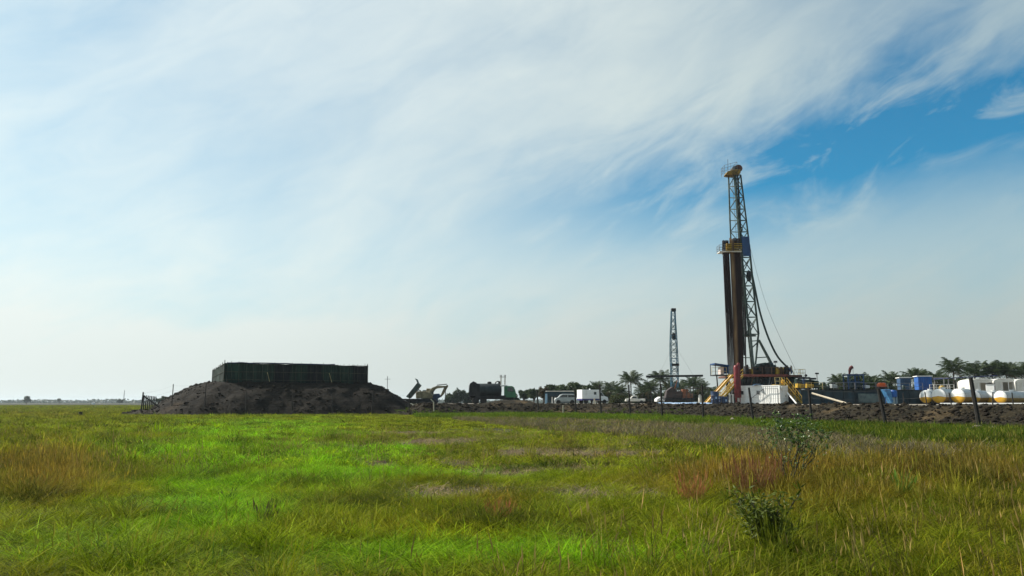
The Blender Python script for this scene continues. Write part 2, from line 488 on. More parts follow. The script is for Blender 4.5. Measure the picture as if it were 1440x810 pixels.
def blobs(px, py, L):
    s = 0
    for cx, cy, sx, sy, a in L: s = s + a * np.exp(-(((px - cx) / sx) ** 2 + ((py - cy) / sy) ** 2))
    return s
BRIGHT = [(330, 640, 190, 40, 0.9), (310, 722, 70, 26, 1.3), (280, 690, 110, 24, 0.6), (640, 778, 250, 34, 0.55), (540, 640, 90, 10, 0.9), (660, 667, 140, 9, 0.8), (150, 780, 190, 40, 0.5), (960, 792, 160, 24, 0.6), (470, 690, 90, 50, 0.6), (1280, 780, 120, 24, 0.5), (820, 715, 60, 12, 0.4), (380, 600, 130, 12, 0.7)]
BROWN = [(60, 690, 80, 44, 0.65), (20, 650, 60, 30, 0.4), (90, 640, 40, 20, 0.6), (1085, 668, 52, 20, 1.7), (1000, 672, 60, 18, 1.0), (1240, 668, 110, 18, 0.9), (1370, 672, 90, 26, 1.1), (1120, 715, 110, 26, 0.5), (700, 716, 44, 12, 0.9), (1410, 740, 60, 40, 0.5), (1250, 720, 120, 26, 0.45), (920, 690, 70, 14, 0.7), (790, 640, 200, 12, 0.45), (60, 585, 120, 8, 0.4), (600, 770, 40, 14, 0.4)]
BARE = [(640, 696, 70, 10, 1.5), (828, 700, 60, 10, 1.3), (610, 625, 80, 6, 1.1), (770, 638, 90, 7, 1.1), (700, 606, 120, 5, 0.8), (900, 640, 60, 6, 0.9), (700, 668, 50, 4, .9), (800, 662, 60, 5, .9), (520, 652, 50, 5, 0.8), (640, 652, 34, 5, 1.0), (930, 700, 40, 8, 0.7), (1010, 735, 40, 9, 0.8), (560, 612, 60, 4, 0.8), (880, 625, 50, 5, 0.6), (48, 722, 26, 8, 1.0), (720, 618, 80, 5, 0.5), (470, 628, 60, 4, 0.5), (320, 694, 12, 5, 0.9)]
C_OLIVE = np.array([0.115, 0.142, 0.003]); C_BRIGHT = np.array([0.118, 0.245, 0.003]); C_BROWN = np.array([0.160, 0.100, 0.010])
C_DARK = np.array([0.030, 0.045, 0.003]); C_VERGE = np.array([0.060, 0.110, 0.003]); C_STUB = np.array([0.120, 0.102, 0.058]); C_YEL = np.array([0.215, 0.200, 0.003])

def field_growth(x, y):
    """tint, height and cover of the growth at ground points"""
    px, py = ground_px(x, y)
    wob = fbm(x / 3.0, y / 3.0, 61, 3) * 26
    px2, py2 = px + wob * 1.5, py + wob * 0.35
    br = blobs(px2, py2, BRIGHT) + fbm(x / 2.2, y / 2.2, 63, 3) * 1.1
    bw = blobs(px2, py2, BROWN) + fbm(x / 1.8, y / 1.8, 67, 3) * 1.0
    ba = blobs(px2, py2, BARE) + fbm(x / 0.9, y / 0.9, 71, 3) * 0.9 + 0.12
    dk = fbm(x / 1.1, y / 1.1, 73, 2)
    yl = fbm(x / 1.5, y / 1.5, 79, 3)
    wb = smooth(0.1, 1.0, br)[:, None]; ww = smooth(0.15, 1.0, bw)[:, None]
    c = C_OLIVE * (1 - wb) + C_BRIGHT * wb
    wy = (smooth(0.05, 0.35, yl) * 0.45)[:, None]; c = c * (1 - wy) + C_YEL * wy
    ww = ww * 0.8; c = c * (1 - ww) + C_BROWN * ww
    wd = (smooth(0.10, 0.30, dk) * 0.8)[:, None]; c = c * (1 - wd) + C_DARK * wd
    h = 0.180 + 0.10 * ww[:, 0] - 0.03 * wb[:, 0] + 0.09 * wd[:, 0] + 0.04 * smooth(850, 1150, px)
    # open, grazed middle of the field: shorter growth
    mid = np.exp(-(((px - 700) / 260) ** 2)) * (1 - smooth(690, 730, py))
    h = h * (1 - 0.42 * mid)
    cl_ = fbm(x / 0.55, y / 0.55, 83, 2); h = h * np.clip(1 + 1.5 * cl_, 0.45, 1.8)
    cover = 1 - smooth(0.40, 0.85, ba) * 0.95
    cover = cover * np.clip(1.15 + 1.6 * cl_, 0.3, 1.0)
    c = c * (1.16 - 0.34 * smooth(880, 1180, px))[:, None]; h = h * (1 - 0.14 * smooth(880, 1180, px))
    return px, py, c, h, cover

def tuft(name, n, hmin, hmax, rad, width, lean, mat_, seg=3, seeds=0.0, seed=1):
    r = np.random.default_rng(seed)
    V, Fc, B = [], [], []
    for i in range(n):
        a = r.uniform(0, 2 * math.pi); d = rad * math.sqrt(r.uniform())
        bx, by = d * math.cos(a), d * math.sin(a)
        la = a + r.normal(0, 0.9); h = r.uniform(hmin, hmax); ln = lean * r.uniform(0.25, 1.4)
        wa = r.uniform(0, math.pi); w = width * r.uniform(0.6, 1.3)
        wx, wy = math.cos(wa) * w / 2, math.sin(wa) * w / 2
        rb = r.uniform(); o = len(V)
        head = r.uniform() < seeds
        for k in range(seg):
            t = k / seg; cx, cy, cz = bx + math.cos(la) * ln * h * t * t, by + math.sin(la) * ln * h * t * t, h * t * (1 - 0.25 * ln * t)
            tw = 1 - 0.55 * t
            V += [(cx - wx * tw, cy - wy * tw, cz - 0.02 * (k == 0)), (cx + wx * tw, cy + wy * tw, cz - 0.02 * (k == 0))]
            B += [rb, rb]
        V.append((bx + math.cos(la) * ln * h, by + math.sin(la) * ln * h, h * (1 - 0.25 * ln))); B.append(rb)
        for k in range(seg - 1): Fc.append((o + 2 * k, o + 2 * k + 1, o + 2 * k + 3, o + 2 * k + 2))
        Fc.append((o + 2 * seg - 2, o + 2 * seg - 1, o + 2 * seg))
        if head:
            tx, ty, tz = V[-1]; hw = width * 1.1; p = len(V)
            V += [(tx - wx * 2.2, ty - wy * 2.2, tz - 0.10 * h), (tx + wx * 2.2, ty + wy * 2.2, tz - 0.10 * h), (tx + math.cos(la) * 0.03, ty + math.sin(la) * 0.03, tz + 0.12 * h), (tx, ty, tz - 0.22 * h)]
            B += [1.0] * 4; Fc += [(p + 3, p + 1, p + 2), (p + 3, p + 2, p)]
    me = raw_mesh(name, V, Fc, mat_, B)
    return bpy.data.objects.new(name, me)

def scatter(name, label, P, scl, tint, variants, cat='grass', wide=None):
    n = len(P)
    me = bpy.data.meshes.new(name); me.vertices.add(n); me.vertices.foreach_set('co', np.asarray(P, np.float32).ravel())
    def A(nm, ty, data, key):
        a = me.attributes.new(nm, ty, 'POINT'); a.data.foreach_set(key, np.asarray(data).ravel())
    sc3 = np.stack([wide if wide is not None else scl, wide if wide is not None else scl, scl], -1).astype(np.float32)
    A('scl', 'FLOAT_VECTOR', sc3, 'vector')
    rot = np.zeros((n, 3), np.float32); rot[:, 2] = RNG.uniform(0, 6.283, n); rot[:, 0] = RNG.normal(0, 0.10, n); rot[:, 1] = RNG.normal(0.05, 0.10, n)
    A('rot', 'FLOAT_VECTOR', rot, 'vector')
    A('tint', 'FLOAT_COLOR', np.concatenate([tint, np.ones((n, 1))], 1).astype(np.float32), 'color')
    A('idx', 'INT', RNG.integers(0, len(variants), n).astype(np.int32), 'value')
    o = bpy.data.objects.new(name, me); col.objects.link(o)
    vc = bpy.data.collections.new(name + '_tufts')
    for v in variants: vc.objects.link(v)
    ng = bpy.data.node_groups.new(name + '_scatter', 'GeometryNodeTree')
    ng.interface.new_socket('Geometry', in_out='INPUT', socket_type='NodeSocketGeometry')
    ng.interface.new_socket('Geometry', in_out='OUTPUT', socket_type='NodeSocketGeometry')
    gi = ng.nodes.new('NodeGroupInput'); go = ng.nodes.new('NodeGroupOutput')
    ci = ng.nodes.new('GeometryNodeCollectionInfo'); ci.inputs['Collection'].default_value = vc
    ci.inputs['Separate Children'].default_value = True; ci.inputs['Reset Children'].default_value = True
    ip = ng.nodes.new('GeometryNodeInstanceOnPoints'); ip.inputs['Pick Instance'].default_value = True
    def NA(nm, ty):
        a = ng.nodes.new('GeometryNodeInputNamedAttribute'); a.data_type = ty; a.inputs['Name'].default_value = nm; return a.outputs['Attribute']
    L = ng.links.new
    L(gi.outputs[0], ip.inputs['Points']); L(ci.outputs[0], ip.inputs['Instance'])
    L(NA('idx', 'INT'), ip.inputs['Instance Index']); L(NA('rot', 'FLOAT_VECTOR'), ip.inputs['Rotation']); L(NA('scl', 'FLOAT_VECTOR'), ip.inputs['Scale'])
    L(ip.outputs[0], go.inputs[0])
    md_ = o.modifiers.new('scatter', 'NODES'); md_.node_group = ng
    return tag(o, label, cat, kind='stuff')

M_GRASS = leaf_mat('grass_blades', None, (1.75, 1.65, 2.6), 0.33, instancer=True, rough=0.7, spec=0.06)
M_STRAW = leaf_mat('dry_stalks', None, (1.8, 1.7, 1.6), 0.15, instancer=True, rough=0.8, spec=0.1)

def pts_in(rmin, rmax, dens, half=0.80, seed=0):
    """random ground points in a sector wider than the view"""
    area = half * (rmax ** 2 - rmin ** 2); n = int(area * dens)
    r = np.random.default_rng(seed)
    y = np.sqrt(r.uniform(rmin ** 2, rmax ** 2, n)); x = r.uniform(-half, half, n) * y
    return x, y
def clear(x, y):
    ok = ~inside_poly(x, y, PPOLY) & (mound_h(x, y) < 0.12)
    # nothing grows on the bank's worn lower lip
    return ok

near_v = [tuft('grass_tuft_near', 54, 0.4, 1.2, 0.15, 0.0075, 0.45, M_GRASS, 3, 0.05, s) for s in range(1, 8)]
tall_v = [tuft('grass_tuft_tall', 40, 0.6, 1.25, 0.16, 0.007, 0.55, M_GRASS, 4, 0.45, s) for s in range(11, 16)]
mid_v = [tuft('grass_tuft_mid', 34, 0.4, 1.15, 0.17, 0.018, 0.50, M_GRASS, 2, 0.08, s) for s in range(21, 26)]
far_v = [tuft('grass_tuft_far', 30, 0.4, 1.05, 0.38, 0.045, 0.5, M_GRASS, 2, 0.0, s) for s in range(31, 35)]
stub_v = [tuft('stubble_tuft', 26, 0.4, 1.1, 0.30, 0.022, 0.5, M_STRAW, 2, 0.0, s) for s in range(41, 45)]

def band(rmin, rmax, dens, seed):
    x, y = pts_in(rmin, rmax, dens, seed=seed)
    ok = clear(x, y); x, y = x[ok], y[ok]
    px, py, c, h, cov = field_growth(x, y)
    verge = (py < verge_row(px)) & (px > 585)
    stub = (~verge) & (py < stub_row(px)) & (px > 640) & (px < 1440)
    stub &= fbm(x / 2.5, y / 2.5, 91, 3) + 0.26 * np.exp(-((px - 1020) / 380.0) ** 2) > 0.03
    return x, y, px, py, c, h, cov, verge, stub
def fin(sel, x, y, h, c, jit=0.22, seed=0, tv=0.38):
    r = np.random.default_rng(seed); n = int(sel.sum())
    P = np.stack([x[sel], y[sel], ground_h(x[sel], y[sel])], -1)
    s = h[sel] * np.exp(r.normal(0, jit, n))
    t = c[sel] * np.exp(np.clip(r.normal(-0.05, tv, (n, 1)), -1.3, 0.55)) * np.exp(r.normal(0, 0.06, (n, 3)))
    return P, s, t
# ------------------------------------------------------------------ materials of built things
M_WOOD = mat('weathered_post', (0.022, 0.019, 0.016), (0.010, 0.009, 0.008), 0.9, scale=6, bump=0.01)
M_PALEPOST = mat('pale_concrete', (0.50, 0.44, 0.34), (0.36, 0.31, 0.23), 0.85, scale=5)
M_WIRE = mat('fence_wire', (0.10, 0.10, 0.10), (0.06, 0.05, 0.045), 0.5, 0.6)
NETS = [mat('shade_net_a', (0.014, 0.030, 0.022), (0.006, 0.012, 0.010), 0.9, scale=0.9, stretch=(3, 3, 0.6), trans=0.18),
        mat('shade_net_b', (0.018, 0.044, 0.032), (0.010, 0.020, 0.016), 0.9, scale=1.2, stretch=(3, 3, 0.5), trans=0.18),
        mat('shade_net_c', (0.010, 0.011, 0.013), (0.005, 0.006, 0.007), 0.9, scale=1.2, stretch=(3, 3, 0.5), trans=0.12)]
M_POLE = mat('bamboo_pole', (0.060, 0.062, 0.036), (0.02, 0.022, 0.015), 0.8, scale=4)
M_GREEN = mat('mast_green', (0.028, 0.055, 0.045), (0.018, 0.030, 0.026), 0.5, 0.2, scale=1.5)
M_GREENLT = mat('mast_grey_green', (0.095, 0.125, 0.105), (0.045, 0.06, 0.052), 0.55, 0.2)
M_DARK = mat('oily_steel', (0.030, 0.030, 0.030), (0.014, 0.014, 0.016), 0.55, 0.4)
M_DGREEN = mat('machine_green', (0.020, 0.050, 0.042), (0.012, 0.020, 0.018), 0.5, 0.1)
M_YEL = mat('safety_yellow', (0.46, 0.29, 0.025), (0.17, 0.095, 0.02), 0.6, scale=2.2, contrast=(0.42, 0.68))
M_YELLT = mat('worn_yellow', (0.58, 0.46, 0.20), (0.28, 0.19, 0.06), 0.6, scale=2.2)
M_BLUE = mat('panel_blue', (0.010, 0.055, 0.165), (0.008, 0.035, 0.11), 0.6, scale=0.8)
M_SKYBLUE = mat('container_blue', (0.012, 0.10, 0.36), (0.008, 0.06, 0.24), 0.5, scale=1.0)
M_NAVY = mat('navy_sheet', (0.020, 0.028, 0.10), (0.012, 0.016, 0.06), 0.6)
M_TEAL = mat('tank_teal', (0.014, 0.042, 0.060), (0.010, 0.024, 0.032), 0.55, scale=1.0, stretch=(1, 1, 0.4))
M_RED = mat('vessel_red', (0.20, 0.013, 0.015), (0.10, 0.009, 0.010), 0.45, scale=1.6)
M_RUST = mat('pipe_rust', (0.15, 0.082, 0.042), (0.06, 0.034, 0.022), 0.85, 0.0, scale=1.2, stretch=(1, 1, 0.15))
M_RUSTLIT = mat('pipe_rust_lit', (0.30, 0.19, 0.09), (0.13, 0.075, 0.035), 0.75, 0.1, scale=1.2, stretch=(1, 1, 0.15))
M_PIPEDK = mat('pipe_dark', (0.040, 0.023, 0.020), (0.018, 0.011, 0.012), 0.85, 0.0, scale=1.2, stretch=(1, 1, 0.15), spec=0.15)
M_WHITE = mat('white_paint', (0.78, 0.78, 0.76), (0.62, 0.61, 0.57), 0.5, scale=0.9, contrast=(0.5, 0.8), stretch=(2, 2, 0.5))
M_CREAM = mat('cream_sheet', (0.80, 0.79, 0.74), (0.70, 0.68, 0.62), 0.7, trans=0.25)
M_OCHRE = mat('tank_ochre', (0.62, 0.34, 0.020), (0.48, 0.24, 0.015), 0.5)
M_GREY = mat('grey_steel', (0.22, 0.22, 0.22), (0.12, 0.12, 0.12), 0.55, 0.3)
M_BEAM = mat('beam_brown', (0.14, 0.055, 0.035), (0.07, 0.03, 0.022), 0.7)
M_TYRE = mat('tyre_rubber', (0.022, 0.022, 0.022), (0.035, 0.03, 0.025), 0.9)
M_GLASS = mat('dark_glass', (0.02, 0.028, 0.032), (0.02, 0.025, 0.03), 0.08, spec=0.9)
M_TAN = mat('machine_tan', (0.24, 0.20, 0.115), (0.12, 0.10, 0.06), 0.6, scale=2)
M_BEDGRN = mat('tipper_green', (0.085, 0.120, 0.098), (0.05, 0.065, 0.052), 0.6)
M_CABGRN = mat('cab_green', (0.055, 0.17, 0.085), (0.04, 0.12, 0.06), 0.4)
M_SILVER = mat('silver_paint', (0.42, 0.45, 0.45), (0.34, 0.36, 0.36), 0.35, 0.3)
M_ORANGE = mat('orange_cover', (0.75, 0.12, 0.02), (0.55, 0.08, 0.015), 0.6)
M_ORBRN = mat('carrier_orange', (0.24, 0.075, 0.03), (0.09, 0.04, 0.02), 0.6)
M_TARP = mat('blue_tarp', (0.16, 0.30, 0.52), (0.40, 0.48, 0.58), 0.5, scale=1.2)
M_BARREL = mat('drum_blue', (0.015, 0.040, 0.10), (0.010, 0.02, 0.05), 0.4)
M_BOOMBL = mat('boom_blue', (0.035, 0.13, 0.20), (0.02, 0.06, 0.09), 0.5, 0.2)
M_SOCK = mat('windsock_red', (0.13, 0.025, 0.025), (0.07, 0.015, 0.015), 0.8, trans=0.1)
M_STONE = mat('pale_stone', (0.30, 0.25, 0.20), (0.15, 0.12, 0.10), 0.9, scale=4, bump=0.03)

# ------------------------------------------------------------------ netted enclosure on the mound
def enc(a, b, z): p = MC + MU * a + MV * b; return Vector((p[0], p[1], z))
ez = MOUND_H + 0.02
en = thing('netted_enclosure', 'dark green netting enclosure on poles standing on the earth mound', 'enclosure', enc(0, 0, ez))
H_EN = 2.75
sides = [((0, 0), (ENC_W, 0), 9), ((0, 0), (0, ENC_D), 6), ((ENC_W, 0), (ENC_W, ENC_D), 6), ((0, ENC_D), (ENC_W, ENC_D), 9)]
done = set()
for si, (p0, p1, nb) in enumerate(sides):
    for k in range(nb + 1):
        a, b = p0[0] + (p1[0] - p0[0]) * k / nb, p0[1] + (p1[1] - p0[1]) * k / nb
        if (round(a, 1), round(b, 1)) in done: continue
        done.add((round(a, 1), round(b, 1)))
        top_ = H_EN + random.uniform(0.0, 0.16) + (0.22 if (a, b) == (0, 0) else 0)
        mb = MB(); ins = 0.14 if si in (0, 3) and 0 < k < nb else 0.0; top_ -= 0.12 if ins else 0; q = enc(a, b + ins, ez - 0.5); w = enc(a + random.uniform(-.08, .08), b + ins, ez + top_)
        mb.bar(q, w, 0.055, n=6); mb.build('post', M_POLE, en, world=True)
    for hz_ in (0.35, 1.45, 2.55):
        mb = MB(); out = {0: (0, -0.09), 1: (-0.09, 0), 2: (0.09, 0), 3: (0, 0.09)}[si]
        pts = [enc(p0[0] + (p1[0] - p0[0]) * t / 12 + out[0], p0[1] + (p1[1] - p0[1]) * t / 12 + out[1], ez + hz_ + random.uniform(-.04, .04)) for t in range(13)]
        mb.tube(pts, 0.035, 5); mb.build('rail', M_POLE, en, world=True)
    for k in range(nb):
        t0, t1 = k / nb - 0.006, (k + 1) / nb + 0.006
        nu, nv = 19, 7; V = []; ph = random.uniform(0, 6)
        sag = random.uniform(0.0, 0.10); ttop = H_EN - random.uniform(-0.04, 0.08)
        for j in range(nv):
            for i in range(nu):
                t = t0 + (t1 - t0) * i / (nu - 1); zz = ttop * j / (nv - 1) - (sag * math.sin(math.pi * i / (nu - 1)) if j == nv - 1 else 0)
                wv = 0.045 * math.sin(i * 2.3 + ph + 0.25 * j) + 0.05 * math.sin(i * 0.7 + ph * 2 + j * 0.5) + 0.015 * (k % 3)
                a, b = p0[0] + (p1[0] - p0[0]) * t, p0[1] + (p1[1] - p0[1]) * t
                if si in (0, 3): b += wv
                else: a += wv
                V.append(enc(a, b, ez + zz - 0.12))
        Fc = [(j * nu + i, j * nu + i + 1, (j + 1) * nu + i + 1, (j + 1) * nu + i) for j in range(nv - 1) for i in range(nu - 1)]
        mb = MB(); mb.add(V, Fc); mb.build('net_panel', NETS[random.choice([0, 0, 1, 2])], en, world=True, smooth_=True)
r9 = random.Random(9); a = 0.3
while a < ENC_W:
    mb = MB(); z1 = H_EN - 0.05 + r9.uniform(-.1, .22); mb.bar(enc(a, -0.16, ez - 0.4), enc(a + r9.uniform(-.12, .12), -0.16, ez + z1), 0.028, n=5); mb.build('stake', M_POLE, en, world=True); a += r9.uniform(0.45, 1.5)
# folded top hem of the netting, and two loose poles leaning on the front
mb = MB(); mb.tube([enc(t, -0.13, ez + H_EN - 0.10 + random.uniform(-.05, .05)) for t in np.linspace(0.2, 15, 16)], 0.09, 6)
mb.build('top_hem', M_NAVY, en, world=True)
for a in (5.6, 14.2):
    mb = MB(); mb.bar(enc(a, -0.2, ez + 1.4), enc(a + 0.35, -0.7, ez - 0.1), 0.03, n=5); mb.build('leaning_pole', M_YELLT, en, world=True)

# ------------------------------------------------------------------ fences
def fence(name, label, posts, wires, loc):
    f = thing(name, label, 'fence', loc)
    tops = []
    for (b, t, r, m) in posts:
        mb = MB(); d = t - b
        mb.tube([b - d * 0.15, b + d * 0.3 + Vector((random.uniform(-.02, .02), 0, 0)), b + d * 0.7, t], [r, r * 0.97, r * 0.95, r * 0.9], 7)
        mb.build('post', m, f, world=True)
    for frac in wires:
        for (b, t, r, m), (b2, t2, r2, m2) in zip(posts[:-1], posts[1:]):
            p, q = b.lerp(t, frac), b2.lerp(t2, frac)
            pts = [p.lerp(q, k / 6) - Vector((0, 0, 0.10 * 4 * (k / 6) * (1 - k / 6))) for k in range(7)]
            mb = MB(); mb.tube(pts, 0.005, 3); mb.build('wire', M_WIRE, f, world=True)
    return f
def post(xt, yt, xb, yb, Y, r=0.07, m=None): return (at(xb, yb, Y), at(xt, yt, Y), r, m or M_WOOD)
pp = [post(1480, 516, 1488, 610, 40, 0.13), post(1365, 531, 1377, 601, 46.5, 0.125), post(1235, 546, 1246, 598, 54.5, 0.125), post(1137, 545, 1142, 593, 62.5, 0.10),
      post(1053, 545, 1059, 589, 69.5, 0.10), post(987, 541, 989, 586, 76, 0.10), post(929, 540, 931, 582, 82, 0.10), post(884, 541, 886, 579, 87.5, 0.10),
      post(843, 540, 845, 576, 92, 0.10), post(808, 546, 810, 575, 97, 0.10), post(755, 548, 757, 573, 103.5, 0.10)]
fence('pad_fence', 'row of dark leaning wooden fence posts with wire along the bank', pp, (0.45, 0.7, 0.93), pp[0][0])
fp = []
for px in (575, 523, 467, 410, 345, 287, 241):
    Y = np.interp(px, [198, 287, 410, 523, 575], [105, 102.5, 102.5, 105.5, 107.0])
    b = on(px, Y, 0.0); b.z = max(float(mound_h(b.x, b.y)), 0) ; fp.append((b, b + Vector((random.uniform(-.05, .05), 0, 2.9 + random.uniform(-.15, .1))), 0.06, M_WOOD))
c0 = on(198, 105, 0.3); fp.append((c0, c0 + Vector((0.15, 0, 2.75)), 0.10, M_WOOD))
for k in range(1, 9):
    b = c0 + Vector((-1.55 * k, 4.0 * k, -0.2)); fp.append((b, b + Vector((0, 0, 2.6)), 0.09, M_WOOD))
mf = fence('mound_fence', 'dark post fence with braced corner around the earth mound', fp, (0.45, 0.7, 0.93), c0)
mb = MB(); mb.bar(c0 + Vector((0.2, -0.1, 2.3)), c0 + Vector((4.0, -0.6, -0.1)), 0.09, n=6); mb.build('corner_brace', M_WOOD, mf, world=True)
for k in (1, 2, 3, 4):
    mb = MB(); b = c0 + Vector((-1.55 * k, 4.0 * k, 0)); mb.bar(b + Vector((0, 0, 1.9)), b + Vector((1.55 * 0.9, -3.6, 1.9)), 0.05, n=5); mb.build('rail', M_WOOD, mf, world=True)
# shorter inner stakes on top of the bank
for i, (xt, yt, xb, yb, Y, lb) in enumerate([
        (1300.5, 551, 1303.5, 570, 84, 'short dark stake in front of the leftmost storage tank'), (1334.5, 552, 1338, 570, 82, 'short dark stake left of the third tank from the left'),
        (1396, 552, 1396, 571, 78, 'short dark stake before the fifth storage tank from the left'), (1423, 552, 1425, 571, 76, 'short dark stake furthest right before the tank bodies'),
        (1270, 553, 1271, 570, 86, 'short dark stake between blue hopper and storage tanks'), (1002, 556, 1004, 573, 96, 'short dark stake below the yellow ramp'),
        (626.5, 545, 626, 570, 112, 'tall black stake beside the excavator arm')]):
    mb = MB(); b, t = at(xb, yb, Y), at(xt, yt, Y); d = t - b
    mb.tube([b - d * 0.15, b.lerp(t, 0.5) + Vector((0.01, 0, 0)), t], [0.06, 0.058, 0.05], 7)
    tag(mb.build('bank_stake', M_WOOD), lb, 'stake', 'stakes on top of the bank')
def pale_post(px, yt, yb, Y, lb, bent=False):
    mb = MB(); b, t = at(px, yb, Y), at(px, yt, Y)
    if bent: mb.tube([b - Vector((0, 0, 0.4)), b.lerp(t, 0.72), b.lerp(t, 0.80) + Vector((-0.06, 0, 0.0)), t + Vector((-0.42, 0, 0))], [0.085, 0.08, 0.08, 0.07], 8)
    else: mb.box((0, 0, 0), (0.17, 0.17, 1), M=Matrix.Translation(b.lerp(t, 0.4)) @ Matrix.Diagonal((1, 1, (t - b).length * 1.2, 1)))
    tag(mb.build('marker_post', M_PALEPOST, bevel=0 if bent else 0.02), lb, 'post')
pale_post(792, 570, 584, 103, 'squat pale concrete post on the earth bank')
pale_post(610, 561, 581, 104, 'bent pale pipe post on the bank by the excavator', True)
pale_post(836, 560, 568, 112, 'small pale post beside the white box truck')
# dark bucket standing in the far grass, stones at the foot of the bank
b = on(113, 96, 0.05)
mb = MB(); mb.lathe([(0.17, 0), (0.21, 0.50), (0.235, 0.50), (0.235, 0.54), (0.20, 0.54), (0.18, 0.1)], 12, Matrix.Translation(b)); tag(mb.build('field_bucket', M_DARK, smooth_=True), 'small black bucket standing alone in the left field', 'bucket')
def stone(px, py, Y, s, lb):
    c = at(px, py, Y); bm = bmesh.new(); bmesh.ops.create_icosphere(bm, subdivisions=2, radius=s)
    for v in bm.verts:
        k = 1 + 0.5 * float(fbm(v.co.x / s * 1.3 + px, v.co.y / s * 1.3 + v.co.z / s * 2, 5, 2)); v.co = Vector((v.co.x * 1.2 * k, v.co.y * k, v.co.z * 0.75 * k)) + c
    me = bpy.data.meshes.new('stone'); bm.to_mesh(me); bm.free(); me.materials.append(M_STONE)
    o = bpy.data.objects.new('stone', me); col.objects.link(o); tag(o, lb, 'stone', 'stones at the foot of the bank')
stone(1375, 602, 45, 0.26, 'pale stone at the foot of the tall right fence post')
stone(1361, 605, 44.6, 0.22, 'brown stone just left of the tall right fence post')
stone(1396, 604, 44.5, 0.24, 'pale stone right of the tall right fence post')
stone(1030, 590, 67, 0.20, 'pale stone on the bank below the white container')
# ------------------------------------------------------------------ drilling rig
RY = 121.0
rig = thing('drilling_rig', 'tall green lattice drilling rig with yellow crown and raised work floor', 'drilling rig', on(1060, RY, PAD_Z))
# mast: four corner chords traced level by level (left, near, right, far)
LV = [(246, 1024.5, 1034, 1041.5), (262, 1025.0, 1035, 1043.5), (278, 1025.5, 1036.2, 1045.5), (294, 1026.0, 1037.5, 1047.5), (310, 1026.5, 1038.8, 1049.5),
      (326, 1027.2, 1040.2, 1051.5), (344, 1028.0, 1041.9, 1053.5), (362, 1028.8, 1043.6, 1055.2), (382, 1029.8, 1045.4, 1057.2), (402, 1030.9, 1047.2, 1059.2),
      (424, 1032.2, 1049.2, 1061.6), (446, 1033.6, 1051.2, 1064.0), (470, 1035.2, 1053.4, 1066.8)]
lev = []
for (y, xl, xn, xr) in LV:
    l = at(xl, y, RY + 1.3); n_ = at(xn, y + 0.5, RY); r_ = at(xr, y, RY + 1.2); f_ = l + r_ - n_
    lev.append((l, n_, r_, f_))
mast_o = MB()
mast_o.box(lev[-1][1].lerp(lev[-1][3], 0.5) - Vector((0, 0, 0.25)), (1.9, 1.9, 0.22), rz=R(42))
mast = mast_o.build('mast', M_GREEN, rig, world=True, bevel=0.02)
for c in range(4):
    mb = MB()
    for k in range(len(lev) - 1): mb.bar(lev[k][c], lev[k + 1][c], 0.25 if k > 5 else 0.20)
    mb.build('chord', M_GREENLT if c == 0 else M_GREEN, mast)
def fix_local(o):   # meshes of sub-parts were written in world coordinates: bring them into the frame of their thing
    r = o
    while r.parent is not None: r = r.parent
    inv = (Matrix.Translation(r.location) @ r.rotation_euler.to_matrix().to_4x4()).inverted()
    o.data.transform(inv); return o
for ch in mast.children: fix_local(ch)
def sub(mb, name, m, part, **kw): return fix_local(mb.build(name, m, part, **kw))
for (a, b) in ((0, 1), (1, 2), (2, 3)):
    for k in range(len(lev)):
        mb = MB(); mb.bar(lev[k][a], lev[k][b], 0.14); sub(mb, 'brace', M_GREEN, mast)
        if k < len(lev) - 1:
            if (a, b) == (1, 2) and k >= 6:
                mb = MB(); mb.bar(lev[k][a], lev[k + 1][b], 0.11); sub(mb, 'brace', M_GREEN, mast)
                mb = MB(); mb.bar(lev[k][b], lev[k + 1][a], 0.11); sub(mb, 'brace', M_GREEN, mast)
            else:
                p, q = (a, b) if k % 2 else (b, a)
                mb = MB(); mb.bar(lev[k][p], lev[k + 1][q], 0.11); sub(mb, 'brace', M_GREEN, mast)
# ladder, standpipe and drilling lines inside the mast
mb = MB()
for off in (-0.2, 0.2): mb.tube([lev[k][1].lerp(lev[k][0], 0.22) + Vector((off, 0.25, 0)) for k in range(len(lev))], 0.03, 5)
for k in range(len(lev) - 1):
    for j in range(6):
        c_ = lev[k][1].lerp(lev[k][0], 0.22).lerp(lev[k + 1][1].lerp(lev[k + 1][0], 0.22), j / 6) + Vector((0, 0.25, 0)); mb.bar(c_ + Vector((-.2, 0, 0)), c_ + Vector((.2, 0, 0)), 0.03)
sub(mb, 'ladder', M_GREY, mast)
mb = MB(); mb.tube([at(1037.5, 246, RY + 0.9), at(1041, 330, RY + 0.7), at(1047.5, 440, RY + 0.2), at(1049, 525, RY)], 0.11, 7); sub(mb, 'standpipe', M_DARK, mast)
for dx in (0, 1.2, 2.4):
    mb = MB(); mb.bar(at(1035.5 + dx, 247, RY + 1.2), at(1046 + dx * 0.6, 500, RY + 1.2), 0.045, n=5); sub(mb, 'drilling_line', M_DARK, mast)
for dx in (0.0, 3.0):
    mb = MB(); mb.bar(at(1034.6 + dx, 250, RY + 1.0), at(1047.2 + dx * 0.8, 470, RY + 0.9), 0.20); sub(mb, 'guide_rail', M_DARK, mast)
